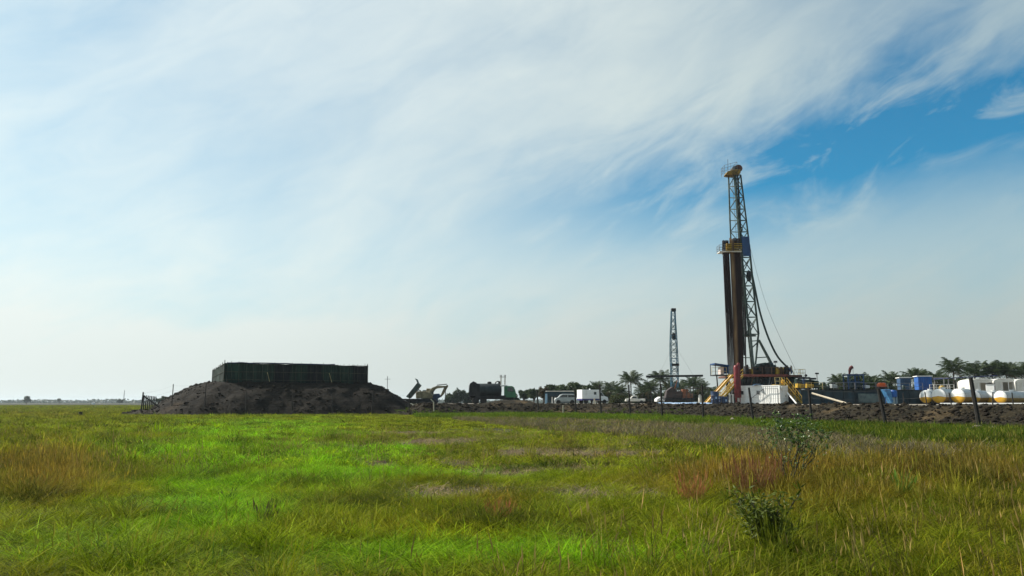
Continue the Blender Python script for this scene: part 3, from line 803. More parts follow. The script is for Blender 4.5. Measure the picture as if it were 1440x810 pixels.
# travelling block hung from the lines
blk = at(1053, 388, RY + 0.9)
mb = MB(); mb.lathe([(0.10, -0.9), (0.34, -0.7), (0.40, 0.0), (0.34, 0.6), (0.08, 0.9)], 12, Matrix.Translation(blk)); sub(mb, 'travelling_block', M_DARK, mast, smooth_=True)
for yy, xx in ((292, 1040), (310, 1040.5), (322, 1043)):
    c_ = at(xx, yy, RY + 0.6); mb = MB(); mb.lathe([(0.05, -0.35), (0.17, -0.25), (0.17, 0.25), (0.05, 0.35)], 10, Matrix.Translation(c_)); sub(mb, 'hose_clamp', M_DARK, mast)
# crown block and its platform
cr = at(1031, 247, RY + 0.8)
crown = MB(); crown.prism([(-1.3, -0.05), (-1.1, 0.32), (0.2, 0.62), (0.9, 0.66), (0.95, 0.0), (0.2, -0.24), (-0.9, -0.18)], -0.95, 0.95, Matrix.Translation(cr + Vector((0, 0, 0.15))))
crown = crown.build('crown_block', mat('crown_yellow', (0.28, 0.17, 0.025), (0.06, 0.038, 0.015), 0.65, scale=1.6, contrast=(0.38, 0.62)), rig, world=True, bevel=0.04)
for i, (dx, dz, r_) in enumerate(((0.75, 1.02, 0.60), (0.15, 0.92, 0.48))):
    for yy in (-0.55, 0.0, 0.55):
        mb = MB(); mb.lathe([(0.12, -0.09), (r_, -0.09), (r_ * 0.9, 0.0), (r_, 0.09), (0.12, 0.09)], 16, Matrix.Translation(cr + Vector((dx, yy, dz))) @ Matrix.Rotation(R(90), 4, 'X'))
        sub(mb, 'sheave', M_BEAM if i == 0 else M_GREY, crown, smooth_=True)
mb = MB()
pl = [Vector((-1.6, -1.0, 0.5)), Vector((-1.6, 1.0, 0.5)), Vector((0.4, 1.0, 1.05)), Vector((0.4, -1.0, 1.05))]
for i in range(4):
    p, q = cr + pl[i], cr + pl[(i + 1) % 4]
    for hgt in (0.0, 0.45, 0.9): mb.bar(p + Vector((0, 0, hgt)), q + Vector((0, 0, hgt)), 0.04)
    mb.bar(p - Vector((0, 0, 0.5)), p + Vector((0, 0, 0.9)), 0.045); m_ = p.lerp(q, 0.5); mb.bar(m_, m_ + Vector((0, 0, 0.9)), 0.04)
sub(mb, 'handrail', M_GREY, crown)
mb = MB(); mb.bar(at(1023.8, 238, RY), at(1023.4, 224, RY), 0.03, n=5); sub(mb, 'antenna', M_DARK, crown)
mb = MB()
for p in lev[0]: mb.bar(p, cr + Vector(((p.x - cr.x) * 0.7, (p.y - cr.y) * 0.7, 0.1)), 0.12)
sub(mb, 'crown_leg', M_GREENLT, crown)
# blue wind panel on the right side
p0, p1, p2, p3 = at(1042.5, 333, RY - 0.12), at(1053.3, 332.5, RY + 1.0), at(1055.6, 360, RY + 1.0), at(1045, 360.5, RY - 0.12)
mb = MB(); th = Vector((0.02, -0.06, 0)); mb.add([p0, p1, p2, p3, p0 + th, p1 + th, p2 + th, p3 + th], [(0, 1, 2, 3), (7, 6, 5, 4), (0, 4, 5, 1), (1, 5, 6, 2), (2, 6, 7, 3), (3, 7, 4, 0)])
mb.build('wind_panel', M_BLUE, rig, world=True)
# racking board (monkey board) with rails and fingers
bz = at(1027, 354, RY - 1.0)
mb = MB(); e0, e1 = at(1012.5, 354, RY - 1.2), at(1043, 353, RY - 1.2)
mb.box((e0 + e1) / 2 + Vector((0, 0.9, 0)), ((e1 - e0).length, 1.9, 0.12)); rb_ = mb.build('racking_board', M_CREAM, rig, world=True)
mb = MB()
for hgt in (0.35, 0.7, 1.1):
    for yy in (0.0, 1.8):
        mb.bar(e0 + Vector((0, yy, hgt)), at(1024, 354, RY - 1.2) + Vector((0, yy, hgt)), 0.045)
    mb.bar(e0 + Vector((0, 0, hgt)), e0 + Vector((0, 1.8, hgt)), 0.045)
for xx in (1012.5, 1016, 1020, 1024):
    for yy in (0.0, 1.8): mb.bar(at(xx, 354, RY - 1.2) + Vector((0, yy, 0)), at(xx, 354, RY - 1.2) + Vector((0, yy, 1.1)), 0.05)
sub(mb, 'handrail', M_GREY, rb_)
for j in range(5):
    mb = MB(); a_ = at(1022, 352.5 - j * 2.4, RY - 1.25); mb.box(a_ + Vector((0.35, 0.5, 0)), (0.75, 1.2, 0.10)); sub(mb, 'finger', M_YEL, rb_)
    mb = MB(); a_ = at(1031, 352.5 - j * 2.4, RY - 1.25); mb.box(a_ + Vector((0.75, -0.05, 0)), (1.2, 0.06, 0.08)); sub(mb, 'finger', M_YELLT if j < 2 else M_YEL, rb_)
mb = MB(); mb.bar(at(1013, 354, RY - 1.2), at(1019, 362, RY - 0.4), 0.07); mb.bar(at(1041, 352, RY - 1.2), at(1036, 346, RY + .6), 0.07); sub(mb, 'bracket', M_CREAM, rb_)

# racked pipe stands, every stand a pipe of its own
def bundle(label, x0t, x1t, yt, x0b, x1b, yb, nx, ny, Y0, mats):
    base = at((x0b + x1b) / 2, yb, Y0); t = thing('racked_drill_pipe', label, 'drill pipe', base, group='pipe stands racked in the rig')
    for i in range(nx):
        for j in range(ny):
            u = (i + 0.5) / nx
            b_, t_ = at(x0b + (x1b - x0b) * u, yb, Y0 + j * 0.19), at(x0t + (x1t - x0t) * u, yt + random.uniform(-1.5, 2.5), Y0 + j * 0.19)
            mb = MB(); r_ = (x1t - x0t) / nx * 0.054
            m_ = b_.lerp(t_, 0.5) + Vector((random.uniform(-.03, .03), random.uniform(-.02, .02), 0))
            mb.tube([b_, b_.lerp(m_, 0.6), m_, m_.lerp(t_, 0.7), t_], r_ * 0.95, 7)
            mb.build('pipe', mats(u), t, world=True, smooth_=True)
bundle('narrow bundle of dark pipe stands at the left of the rig', 1015.3, 1024.6, 339, 1023.8, 1034.2, 527, 6, 4, RY - 0.6, lambda u: M_PIPEDK)
bundle('thick bundle of rusty brown pipe stands beside the mast', 1025.4, 1041.0, 336, 1033.8, 1046.0, 527, 9, 5, RY - 0.7, lambda u: M_RUSTLIT if 0.12 < u < 0.34 else (M_RUST if u < 0.5 else M_PIPEDK))  # paler rust columns put the bundle's sunlit left side into the colour

# legs and back braces under the mast
leg_pts = [((1053.5, 452, 0.0), (1060.5, 527, -0.5), 0.30), ((1066.5, 470, 1.2), (1060.8, 527, 0.6), 0.26), ((1036, 470, 1.3), (1046, 527, 1.6), 0.24), ((1052, 470, 2.4), (1058, 527, 3.0), 0.22),
           ((1067.5, 478, 1.2), (1092.5, 524, 0.4), 0.28), ((1066.5, 478, 2.4), (1090, 524, 3.0), 0.22)]
for a_, b_, w in leg_pts:
    mb = MB(); mb.bar(at(a_[0], a_[1], RY + a_[2]), at(b_[0], b_[1], RY + b_[2]), w); mb.build('mast_leg', M_GREENLT, rig, world=True, bevel=0.03)
for p, q in (((1064, 503, 1.2), (1082, 502, 0.8)), ((1052, 480, 0.6), (1067, 479, 1.2)), ((1054, 492, 0.3), (1065, 482, 1.2)), ((1044, 503, 1.3), (1058, 503, 0.3))):
    mb = MB(); mb.bar(at(p[0], p[1], RY + p[2]), at(q[0], q[1], RY + q[2]), 0.14); mb.build('tie_beam', M_GREENLT, rig, world=True)
# kelly hose and guy wires
def spline(P, n=24):
    P = [Vector(p) for p in P]; out = []
    for i in range(len(P) - 1):
        p0_, p1_, p2_, p3_ = P[max(i - 1, 0)], P[i], P[i + 1], P[min(i + 2, len(P) - 1)]
        for k in range(n // (len(P) - 1)):
            t = k / (n // (len(P) - 1)); out.append(0.5 * ((2 * p1_) + (-p0_ + p2_) * t + (2 * p0_ - 5 * p1_ + 4 * p2_ - p3_) * t * t + (-p0_ + 3 * p1_ - 3 * p2_ + p3_) * t ** 3))
    return out + [P[-1]]
mb = MB(); mb.tube(spline([at(1057.5, 385, RY), at(1061, 402, RY - .2), at(1069, 440, RY - .4), at(1081, 476, RY - .6), at(1094, 502, RY - .6), at(1109, 518, RY - .6)]), 0.15, 7); mb.build('mud_hose', M_DGREEN, rig, world=True, smooth_=True)
mb = MB(); mb.tube(spline([at(1055.5, 350, RY + 1), at(1080, 435, RY + 2), at(1122, 527, RY + 3)], 12), 0.022, 4); mb.build('guy_wire', M_GREY, rig, world=True)
mb = MB(); mb.tube([at(1022, 440, RY - 1), at(1022.5, 515, RY - 1)], 0.02, 4); mb.build('guy_wire', M_GREY, rig, world=True)

# work floor and substructure
FZ = at(1060, 528, RY).z
def fl(px, Y, dz=0.0): return Vector((gx(px, Y, FZ), Y, FZ + dz))
mb = MB(); mb.box((fl(1022, RY + 1).lerp(fl(1112, RY + 1), 0.5)) - Vector((0, 0, 0.17)), (fl(1112, RY + 1).x - fl(1018, RY + 1).x, 8.4, 0.30)); mb.build('work_floor', M_BEAM, rig, world=True, bevel=0.03)
mb = MB(); p, q = fl(1046, RY - 3.3, -0.10), fl(1108, RY - 3.3, -0.10); mb.bar(p, q, 0.20, 0.34); mb.build('floor_beam', mat('beam_red', (0.22, 0.06, 0.045), (0.12, 0.04, 0.03), 0.7), rig, world=True)
for px in (1022, 1042, 1064, 1086, 1108):
    for Y in (RY - 3.0, RY + 5.0):
        mb = MB(); t_ = fl(px, Y, -0.3); mb.bar(Vector((t_.x, t_.y, PAD_Z)), t_, 0.30); mb.build('column', M_DARK, rig, world=True)
cols_ = [1022, 1042, 1064, 1086, 1108]
for a_, b_ in zip(cols_[:-1], cols_[1:]):
    for Y in (RY - 2.9, RY + 4.9):
        t1, t2 = fl(a_, Y, -0.35), fl(b_, Y, -0.35)
        mb = MB(); mb.bar(t1, Vector((t2.x, t2.y, PAD_Z + 0.2)), 0.14); mb.build('diagonal', M_DGREEN, rig, world=True)
        mb = MB(); mb.bar(t2, Vector((t1.x, t1.y, PAD_Z + 0.2)), 0.14); mb.build('diagonal', M_DARK, rig, world=True)
# blowout preventer stack under the floor
bp = on(1050, RY + 0.8, PAD_Z)
mb = MB(); mb.lathe([(0.55, 0), (0.55, 0.5), (0.38, 0.55), (0.38, 0.9), (0.62, 0.95), (0.62, 1.5), (0.36, 1.55), (0.36, 1.9), (0.66, 1.95), (0.66, 2.7), (0.3, 2.9), (0.25, 3.9)], 14, Matrix.Translation(bp)); mb.build('preventer_stack', M_DGREEN, rig, world=True, smooth_=True)
for i, (px, Y, w, d, h, m) in enumerate([(1070, RY - 1, 1.8, 2.0, 2.2, M_DGREEN), (1092, RY - 0.5, 2.4, 2.4, 2.8, M_DARK), (1036, RY + 2.5, 1.6, 1.6, 2.4, M_DARK), (1110, RY + 1.0, 2.0, 2.4, 2.4, M_DGREEN), (1080, RY + 3, 3, 2, 3.2, M_DARK)]):
    b = on(px, Y, PAD_Z); mb = MB(); mb.box(b + Vector((0, 0, h / 2)), (w, d, h)); mb.box(b + Vector((0.1, 0, h + 0.12)), (w * 0.6, d * 0.7, 0.24)); mb.build('power_unit', m, rig, world=True, bevel=0.06)
for i, (px, y0, y1, Y, w, d, m) in enumerate([(1050, 531, 544, RY - 2, 1.6, 1.6, M_DARK), (1059, 533, 546, RY - 2.2, 1.0, 1.4, M_DGREEN), (1068, 531, 545, RY - 1.6, 1.4, 2, M_DARK), (1077, 532, 546, RY - 2, 1.2, 1.4, M_TEAL), (1087, 531, 545, RY - 1.8, 1.5, 1.8, M_DARK), (1096, 530, 543, RY - 2.4, 1.0, 1.4, M_DGREEN), (1104, 530, 548, RY - 1.0, 1.3, 2.0, M_DARK), (1112, 529, 541, RY - 1.5, 1.0, 1.5, M_DGREEN), (1119, 534, 548, RY - 0.5, 1.1, 1.6, M_DARK)]):
    a_, b_ = at(px, y0, Y), at(px, y1, Y); mb = MB(); mb.box(a_.lerp(b_, 0.5), (w, d, abs(a_.z - b_.z))); mb.lathe([(w * .22, -d * .6), (w * .26, -d * .5), (w * .26, d * .5), (w * .22, d * .6)], 10, Matrix.Translation(a_.lerp(b_, 0.3)) @ Matrix.Rotation(R(90), 4, 'X'))
    mb.bar(b_, Vector((b_.x, b_.y, PAD_Z)), 0.2); mb.build('under_floor_machine', m, rig, world=True, bevel=0.05)
for i in range(14):
    px = 1046 + i * 4.6; p_ = fl(px, RY - 3.0, -0.3); q_ = Vector((p_.x + random.uniform(-1.2, 1.2), p_.y + random.uniform(-.4, .6), PAD_Z + random.uniform(0.2, 1.6)))
    mb = MB(); mb.tube([p_, p_.lerp(q_, .4) + Vector((random.uniform(-.3, .3), 0, 0.1)), q_], random.uniform(0.04, 0.09), 6); mb.build('pipework', random.choice([M_DARK, M_DARK, M_DGREEN, M_GREY, M_RUST]), rig, world=True)
# machinery on the floor: drawworks with drums and guards
mb = MB(); c_ = fl(1073, RY - 0.5)
mb.prism([(-1.2, 0), (-1.25, 1.2), (-0.8, 1.75), (0.2, 1.9), (0.9, 1.3), (1.3, 1.2), (1.3, 0)], -1.2, 1.2, Matrix.Translation(c_)); dw = mb.build('drawworks', M_DGREEN, rig, world=True, bevel=0.08)
for dx in (-0.5, 0.5):
    mb = MB(); mb.lathe([(0.62, -1.5), (0.62, -1.35), (0.4, -1.35), (0.4, -1.25)], 16, Matrix.Translation(c_ + Vector((dx, 0, 0.95))) @ Matrix.Rotation(R(-90), 4, 'X')); sub(mb, 'drum', M_DARK, dw, smooth_=True)
for px, w, h, m in ((1087, 1.1, 1.5, M_DGREEN), (1095, 0.9, 0.9, M_DARK), (1101, 0.8, 1.1, M_YEL), (1083, 0.9, 2.0, M_TEAL), (1062, 0.8, 1.2, M_DARK), (1055, 0.6, 1.0, M_YEL)):
    mb = MB(); b = fl(px, RY - 1.2); mb.box(b + Vector((0, 0, h * 0.4)), (w, 1.0, h * 0.8)); mb.lathe([(w * 0.30, -0.5), (w * 0.34, -0.3), (w * 0.34, 0.3), (w * 0.30, 0.5)], 10, Matrix.Translation(b + Vector((0, 0, h * 0.8))) @ Matrix.Rotation(R(90), 4, 'Y')); mb.build('floor_machine', m, rig, world=True, bevel=0.04)
for i, (px, h_, w, m) in enumerate([(1050, 1.5, .5, M_DARK), (1053, 0.9, .5, M_RUST), (1066, 1.6, .7, M_DGREEN), (1079, 1.7, .8, M_DARK), (1082, 1.9, .6, M_DGREEN), (1090, 1.0, .5, M_RUST), (1093, 1.2, .4, M_YEL), (1098, 1.2, .5, M_RUST), (1104, 0.9, .5, M_YEL), (1106, 1.4, .5, M_DARK)]):
    b = fl(px, RY - 2.2 + (i % 3) * 0.5); mb = MB(); mb.box(b + Vector((0, 0, h_ * .45)), (w, .7, h_ * .9)); mb.box(b + Vector((w * .2, 0, h_ * .95)), (w * .5, .5, h_ * .14)); mb.bar(b + Vector((w * .5, -.3, 0)), b + Vector((w * .7, -.3, h_ * .8)), 0.07); mb.build('floor_cabinet', m, rig, world=True, bevel=0.04)
# floor handrails
def rail(part_name, pts, m, h=1.1, r=0.045, step=1.3, parent=None):
    mb = MB()
    for p, q in zip(pts[:-1], pts[1:]):
        for hh in (h * 0.5, h): mb.bar(p + Vector((0, 0, hh)), q + Vector((0, 0, hh)), r)
        n = max(1, int((q - p).length / step))
        for k in range(n + 1): e = p.lerp(q, k / n); mb.bar(e, e + Vector((0, 0, h)), r)
    return mb.build(part_name, m, parent, world=True)
rail('handrail', [fl(1046, RY - 3.2), fl(1112, RY - 3.2)], M_RUST, parent=rig, r=0.05)
rail('handrail', [fl(1022, RY + 5), fl(1112, RY + 5), fl(1112, RY - 3.2)], M_RUST, parent=rig)
# driller's cabin at the left end
mb = MB(); c_ = fl(1013, RY - 0.5, 0.05); mb.box(c_ + Vector((0.1, 0, -0.05)), (2.5, 3.2, 0.14)); dc = mb.build('side_floor', M_DARK, rig, world=True)
mb = MB(); mb.prism([(-1.15, 1.55), (1.1, 1.25), (1.1, 1.42), (-1.15, 1.75)], -1.5, 1.5, Matrix.Translation(c_)); sub(mb, 'roof', M_BLUE, dc)
mb = MB(); mb.box(c_ + Vector((-0.05, -0.6, 0.6)), (0.5, 1.4, 1.15)); sub(mb, 'cabinet', mat('pale_pink_panel', (0.62, 0.50, 0.45), (0.5, 0.4, 0.36), 0.6), dc, bevel=0.03)
mb = MB(); mb.box(c_ + Vector((0.65, -0.3, 0.75)), (0.75, 1.6, 1.1)); sub(mb, 'window_wall', M_BLUE, dc, bevel=0.03)
for dx, dy in ((-1.1, -1.5), (-1.1, 1.5), (1.05, -1.5)):
    mb = MB(); mb.bar(c_ + Vector((dx, dy, 0)), c_ + Vector((dx, dy, 1.7)), 0.09); sub(mb, 'post', M_DARK, dc)
for dx in (-0.9, 0.9):
    mb = MB(); b = c_ + Vector((dx, -1.3, 0)); mb.bar(Vector((b.x + 0.2, b.y, PAD_Z)), b, 0.16); sub(mb, 'leg', M_DARK, dc)
r_ = rail('handrail', [fl(1001, RY - 2), fl(1022, RY - 2)], M_YELLT, parent=rig)
# right hand platform and cable reel
mb = MB(); c_ = fl(1118, RY - 1.0, -0.35); mb.box(c_, (2.2, 3.0, 0.16)); mb.bar(c_ + Vector((-1, -1, 0)), Vector((c_.x - 1.4, c_.y - 1, PAD_Z)), 0.14); mb.bar(c_ + Vector((-1, 1, 0)), Vector((c_.x - 1.4, c_.y + 1, PAD_Z)), 0.14); mb.build('side_platform', M_DGREEN, rig, world=True)
rail('handrail', [c_ + Vector((-0.6, -1.4, 0.1)), c_ + Vector((1.05, -1.4, 0.1)), c_ + Vector((1.05, 1.4, 0.1))], M_YELLT, parent=rig, step=0.8)
mb = MB(); mb.bar(c_ + Vector((-0.5, -1.2, 0.1)), c_ + Vector((-1.0, -1.2, 1.8)), 0.08); mb.build('davit', M_YELLT, rig, world=True)
rl = at(1109, 520, RY - 1.6)
mb = MB(); mb.lathe([(0.2, -0.45), (0.62, -0.45), (0.62, -0.36), (0.30, -0.34), (0.30, 0.34), (0.62, 0.36), (0.62, 0.45), (0.2, 0.45)], 16, Matrix.Translation(rl) @ Matrix.Rotation(R(60), 4, 'Z') @ Matrix.Rotation(R(90), 4, 'X')); mb.bar(rl, rl - Vector((0, 0, 1.1)), 0.2); mb.build('cable_reel', M_BLUE, rig, world=True, smooth_=True)
def flood(parent, base, h, name='floodlight', m=M_GREY):
    mb = MB(); mb.bar(base, base + Vector((0, 0, h)), 0.045, n=6); mb.box(base + Vector((0, -0.08, h + 0.1)), (0.55, 0.22, 0.26)); mb.bar(base + Vector((-0.35, 0, h - 0.05)), base + Vector((0.35, 0, h - 0.05)), 0.05); return mb.build(name, m, parent, world=True)
flood(rig, fl(1091, RY + 2), 2.1)
flood(rig, fl(1064, RY + 4), 1.6)
# pipe slide and stairs on the left (yellow)
def stairs(name, top_, bot, width, m, m2, parent, rails=True, deck=False):
    d = bot - top_; run = Vector((d.x, d.y, 0)).normalized(); side = Vector((-run.y, run.x, 0))
    st = MB()
    for s_ in (-1, 1): st.bar(top_ + side * s_ * width / 2, bot + side * s_ * width / 2, 0.08, 0.30)
    s_o = st.build(name, m, parent, world=True)
    if deck:
        mb = MB(); mb.add([top_ + side * width * .45, top_ - side * width * .45, bot - side * width * .45, bot + side * width * .45], [(0, 1, 2, 3)]); mb.add([v - Vector((0, 0, 0.08)) for v in (top_ + side * width * .45, top_ - side * width * .45, bot - side * width * .45, bot + side * width * .45)], [(3, 2, 1, 0)]); sub(mb, 'deck', m2, s_o)
    else:
        n = int(abs(d.z) / 0.22)
        for k in range(n):
            c = top_.lerp(bot, (k + 0.5) / n); mb = MB(); mb.box(c, (0.26, width * 0.96, 0.04), rz=math.atan2(run.y, run.x)); sub(mb, 'step', m2, s_o)
    if rails:
        for s_ in (-1, 1):
            mb = MB()
            for hh in (0.5, 1.0): mb.bar(top_ + side * s_ * width / 2 + Vector((0, 0, hh)), bot + side * s_ * width / 2 + Vector((0, 0, hh)), 0.045)
            for k in range(6): e = top_.lerp(bot, k / 5) + side * s_ * width / 2; mb.bar(e, e + Vector((0, 0, 1.0)), 0.045)
            sub(mb, 'handrail', m, s_o)
    return s_o
stairs('pipe_slide', fl(1029, RY - 3.4, 0.0), on(993, RY - 3.9, PAD_Z + 0.15), 1.1, M_YEL, mat('slide_pink', (0.55, 0.36, 0.22), (0.5, 0.33, 0.12), 0.6), rig, rails=False, deck=True)
stairs('stairway', fl(1042, RY - 4.2, -0.2), on(1009, RY - 6.2, PAD_Z + 0.2), 0.8, M_YEL, M_YELLT, rig)
stairs('stairway', at(1103, 541, RY - 6), on(1124, RY - 9, PAD_Z + 0.1), 0.9, M_YEL, M_YELLT, rig)
mb = MB(); c_ = at(1098, 541.6, RY - 6); mb.box(c_, (2.2, 1.4, 0.12)); mb.bar(c_ + Vector((0.9, 0, 0)), Vector((c_.x + .9, c_.y, PAD_Z)), 0.12); mb.bar(c_ + Vector((-.9, 0.5, 0)), Vector((c_.x - .9, c_.y + .5, PAD_Z)), 0.12); mb.build('landing', M_YEL, rig, world=True)
rail('handrail', [c_ + Vector((-1.0, -0.6, 0)), c_ + Vector((0.4, -0.6, 0))], M_YELLT, parent=rig, step=0.7)
mb = MB(); mb.lathe([(0.05, -0.3), (0.28, -0.2), (0.28, 0.2), (0.05, 0.3)], 12, Matrix.Translation(at(1101, 537, RY - 6))); mb.build('pulsation_dampener', M_OCHRE, rig, world=True, smooth_=True)

# red twin vessel in front of the floor
v0 = on(1037.2, RY - 5.4, PAD_Z)
gs = thing('separator_vessel', 'tall red twin cylinder vessel standing beside the rig floor', 'vessel', v0)
hgt = at(1037, 513.5, RY - 5.4).z - PAD_Z
mb = MB(); mb.lathe([(0.34, 0.9), (0.38, 1.1), (0.38, hgt - 0.35), (0.31, hgt - 0.12), (0.2, hgt), (0.05, hgt + 0.03)], 18); mb.build('vessel_body', M_RED, gs, smooth_=True)
mb = MB(); mb.lathe([(0.20, 0.9), (0.24, 1.0), (0.24, hgt + 0.15), (0.18, hgt + 0.32), (0.04, hgt + 0.36)], 14, Matrix.Translation((0.42, 0.25, 0))); mb.build('vent_pipe', M_RED, gs, smooth_=True)
for dx, dy in ((-0.3, -0.3), (0.3, -0.3), (0, 0.4)):
    mb = MB(); mb.bar((dx, dy, 0), (dx, dy, 1.2), 0.10); mb.build('leg', M_RED, gs)
for zz in (1.6, 3.0): mb = MB(); mb.lathe([(0.36, zz), (0.44, zz), (0.44, zz + 0.12), (0.36, zz + 0.12)], 18); mb.build('flange', M_RED, gs)
# ------------------------------------------------------------------ pad equipment
def ang(v): return math.atan2(v[1], v[0])
# white site container, front turned to the left
ct_dir = Vector((0.70, -0.71, 0)); cz = ang(ct_dir)
cc_ = on(1037.5, 116.5, PAD_Z) + Vector((0, 0, 0.08))
ct = thing('site_container', 'white corrugated site container with two small windows in front of the rig', 'container', cc_, cz)
L_, W_, H_ = 6.6, 2.44, 2.55
def corrugated(mb, x0, x1, y, z0, z1, n, depth, axis='x', sign=-1):
    P = []
    for k in range(n):
        a = x0 + (x1 - x0) * k / n; w = (x1 - x0) / n
        P += [(a, 0), (a + w * 0.35, 0), (a + w * 0.5, depth), (a + w * 0.85, depth)]
    P.append((x1, 0))
    V = []
    for (a, d) in P:
        for z in (z0, z1): V.append((a, y + sign * d, z) if axis == 'x' else (y + sign * d, a, z))
    mb.add(V, [(2 * i, 2 * i + 2, 2 * i + 3, 2 * i + 1) for i in range(len(P) - 1)])
mb = MB(); mb.box((L_ / 2, W_ / 2, H_ / 2), (L_ - 0.12, W_ - 0.12, H_ - 0.1)); body = mb.build('body', M_WHITE, ct)
mb = MB(); corrugated(mb, 0.10, L_ - 0.10, 0.055, 0.14, H_ - 0.12, 22, 0.035); mb.build('front_wall', M_WHITE, ct)
for x in (0.05, L_ - 0.05):
    for y in (0.05, W_ - 0.05): mb = MB(); mb.box((x, y, H_ / 2), (0.12, 0.12, H_)); mb.build('corner_post', M_WHITE, ct)
for z in (0.06, H_ - 0.05):
    mb = MB(); mb.box((L_ / 2, 0.045, z), (L_ - 0.24, 0.10, 0.13)); mb.build('edge_rail', M_WHITE, ct)
for x in (0.75, 3.3):
    mb = MB(); mb.box((x, 0.0, 1.55), (0.46, 0.07, 0.52)); w_ = mb.build('window', M_GREY, ct); mb = MB(); mb.box((x, -0.015, 1.55), (0.36, 0.07, 0.42)); mb.build('pane', M_GLASS, w_)
mb = MB(); mb.box((L_ - 0.03, W_ / 2 + 0.1, 1.05), (0.07, 0.95, 1.95)); d_ = mb.build('door', M_WHITE, ct); mb = MB(); mb.box((L_ + 0.03, W_ / 2 + 0.45, 1.05), (0.06, 0.05, 0.2)); mb.build('handle', M_DARK, d_)
mb = MB(); mb.box((L_ + 0.10, 0.55, 2.2), (0.26, 0.6, 0.4)); mb.build('air_conditioner', M_CREAM, ct)
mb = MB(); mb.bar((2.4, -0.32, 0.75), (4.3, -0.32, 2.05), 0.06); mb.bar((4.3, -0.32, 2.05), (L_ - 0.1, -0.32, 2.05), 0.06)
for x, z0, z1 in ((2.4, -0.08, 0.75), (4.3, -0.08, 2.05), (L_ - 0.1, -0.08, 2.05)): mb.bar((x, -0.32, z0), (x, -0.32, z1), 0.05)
mb.build('rail_shadow_bars', M_DARK, ct)  # dark bars added in place of a stair rail's shadow on the wall
cv = at(1065, 543, 114.5)
mb = MB(); V = [];
for j in range(5):
    for i in range(9): V.append(cv + Vector(((i - 4) * 0.17, (j - 2) * 0.3, 0.34 * math.cos((i - 4) / 4 * 1.3) * (0.8 + 0.2 * math.cos(j * 2.1)) + 0.02 * random.random())))
mb.add(V, [(j * 9 + i, j * 9 + i + 1, (j + 1) * 9 + i + 1, (j + 1) * 9 + i) for j in range(4) for i in range(8)])
mb.add([v - Vector((0, 0, 0.05)) for v in V], [(j * 9 + i, j * 9 + i + 1, (j + 1) * 9 + i + 1, (j + 1) * 9 + i) for j in range(4) for i in range(8)])
tag(mb.build('roof_tarp', M_TARP, smooth_=True), 'crumpled pale blue sheet lying on the white container roof', 'tarpaulin')

# mud tanks: ribbed steel boxes with walkway and handrail
def mud_tank(label, px0, px1, Y, ytop, rz=0.0, gear=()):
    p0, p1 = on(px0, Y, PAD_Z), on(px1, Y + math.tan(rz) * 0, PAD_Z); L = (p1 - p0).length; H = at(px0, ytop, Y).z - PAD_Z
    t = thing('mud_tank', label, 'tank', p0, rz, 'mud tanks beside the rig')
    mb = MB(); mb.box((L / 2, 1.2, H / 2), (L, 2.4, H)); mb.build('shell', M_TEAL, t, bevel=0.03)
    n = max(2, int(L / 1.25))
    for k in range(n + 1):
        mb = MB(); mb.box((0.06 + (L - 0.12) * k / n, -0.05, H / 2 + 0.03), (0.10, 0.10, H - 0.25)); mb.build('rib', M_TEAL, t)
    mb = MB(); mb.box((L / 2, 1.1, H + 0.05), (L + 0.1, 2.9, 0.07)); mb.build('walkway', M_DARK, t)
    mb = MB()
    for yy in (-0.3, 2.5):
        for hh in (0.55, 1.05): mb.bar((0, yy, H + hh), (L, yy, H + hh), 0.04)
        for k in range(n + 1): mb.bar((L * k / n, yy, H), (L * k / n, yy, H + 1.05), 0.045)
    mb.build('handrail', M_YELLT if gear and gear[0] == 'y' else M_GREY, t)
    for k in range(1, n, 3):
        mb = MB(); mb.lathe([(0.22, 0), (0.24, 0.1), (0.24, 0.6), (0.14, 0.72)], 12, Matrix.Translation((L * k / n, 1.6, H + 0.08))); mb.build('agitator_motor', M_DGREEN, t, smooth_=True)
    return t
mud_tank('dark mud tank nearest the rig stairs', 1126, 1157, 113, 548.5, gear='y')
mud_tank('long dark mud tank behind the slanting pale pipe', 1157.6, 1202, 113.4, 548.5)
mud_tank('dark mud tank with the windsock frame at its left end', 1203, 1246, 114, 548.5)
mud_tank('dark blue mud tank ending at the storage tanks', 1262, 1298, 116, 549)
# pale panel hung on the third tank
mb = MB(); mb.box(at(1222, 560, 113.2), (3.0, 0.10, 1.25)); tag(mb.build('side_panel', mat('panel_greygreen', (0.12, 0.16, 0.15), (0.07, 0.09, 0.09), 0.7), bevel=0.02), 'grey green panel leaning on the mud tank by the blue hopper', 'panel')
# shale shakers and boxes on the tanks
TZ = at(1140, 548, 113).z + 0.1
def shaker(px, Y, label, m, w=1.0, h=0.75):
    b = Vector((gx(px, Y, TZ), Y, TZ)); t = thing('shale_shaker', label, 'machine', b, group='machines standing on the mud tanks')
    mb = MB(); mb.prism([(-w / 2, 0.15), (-w / 2, h), (w / 2, h * 0.85), (w / 2, 0.15)], -0.5, 0.5); mb.build('basket', m, t, bevel=0.04)
    mb = MB(); mb.lathe([(0.12, -w * .35), (0.14, -w * .3), (0.14, w * .3), (0.12, w * .35)], 10, Matrix.Translation((0, 0, h + 0.12)) @ Matrix.Rotation(R(90), 4, 'Y')); mb.build('motor', M_DARK, t)
    for sx in (-1, 1):
        for sy in (-1, 1): mb = MB(); mb.bar((sx * w * .42, sy * .42, 0), (sx * w * .42, sy * .42, 0.3), 0.10); mb.build('spring_leg', M_DARK, t)
shaker(1125, 112.5, 'yellow shale shaker left of the dark pump on the mud tank', M_YEL)
shaker(1138, 113.5, 'yellow shale shaker right of the dark pump on the mud tank', M_YEL)
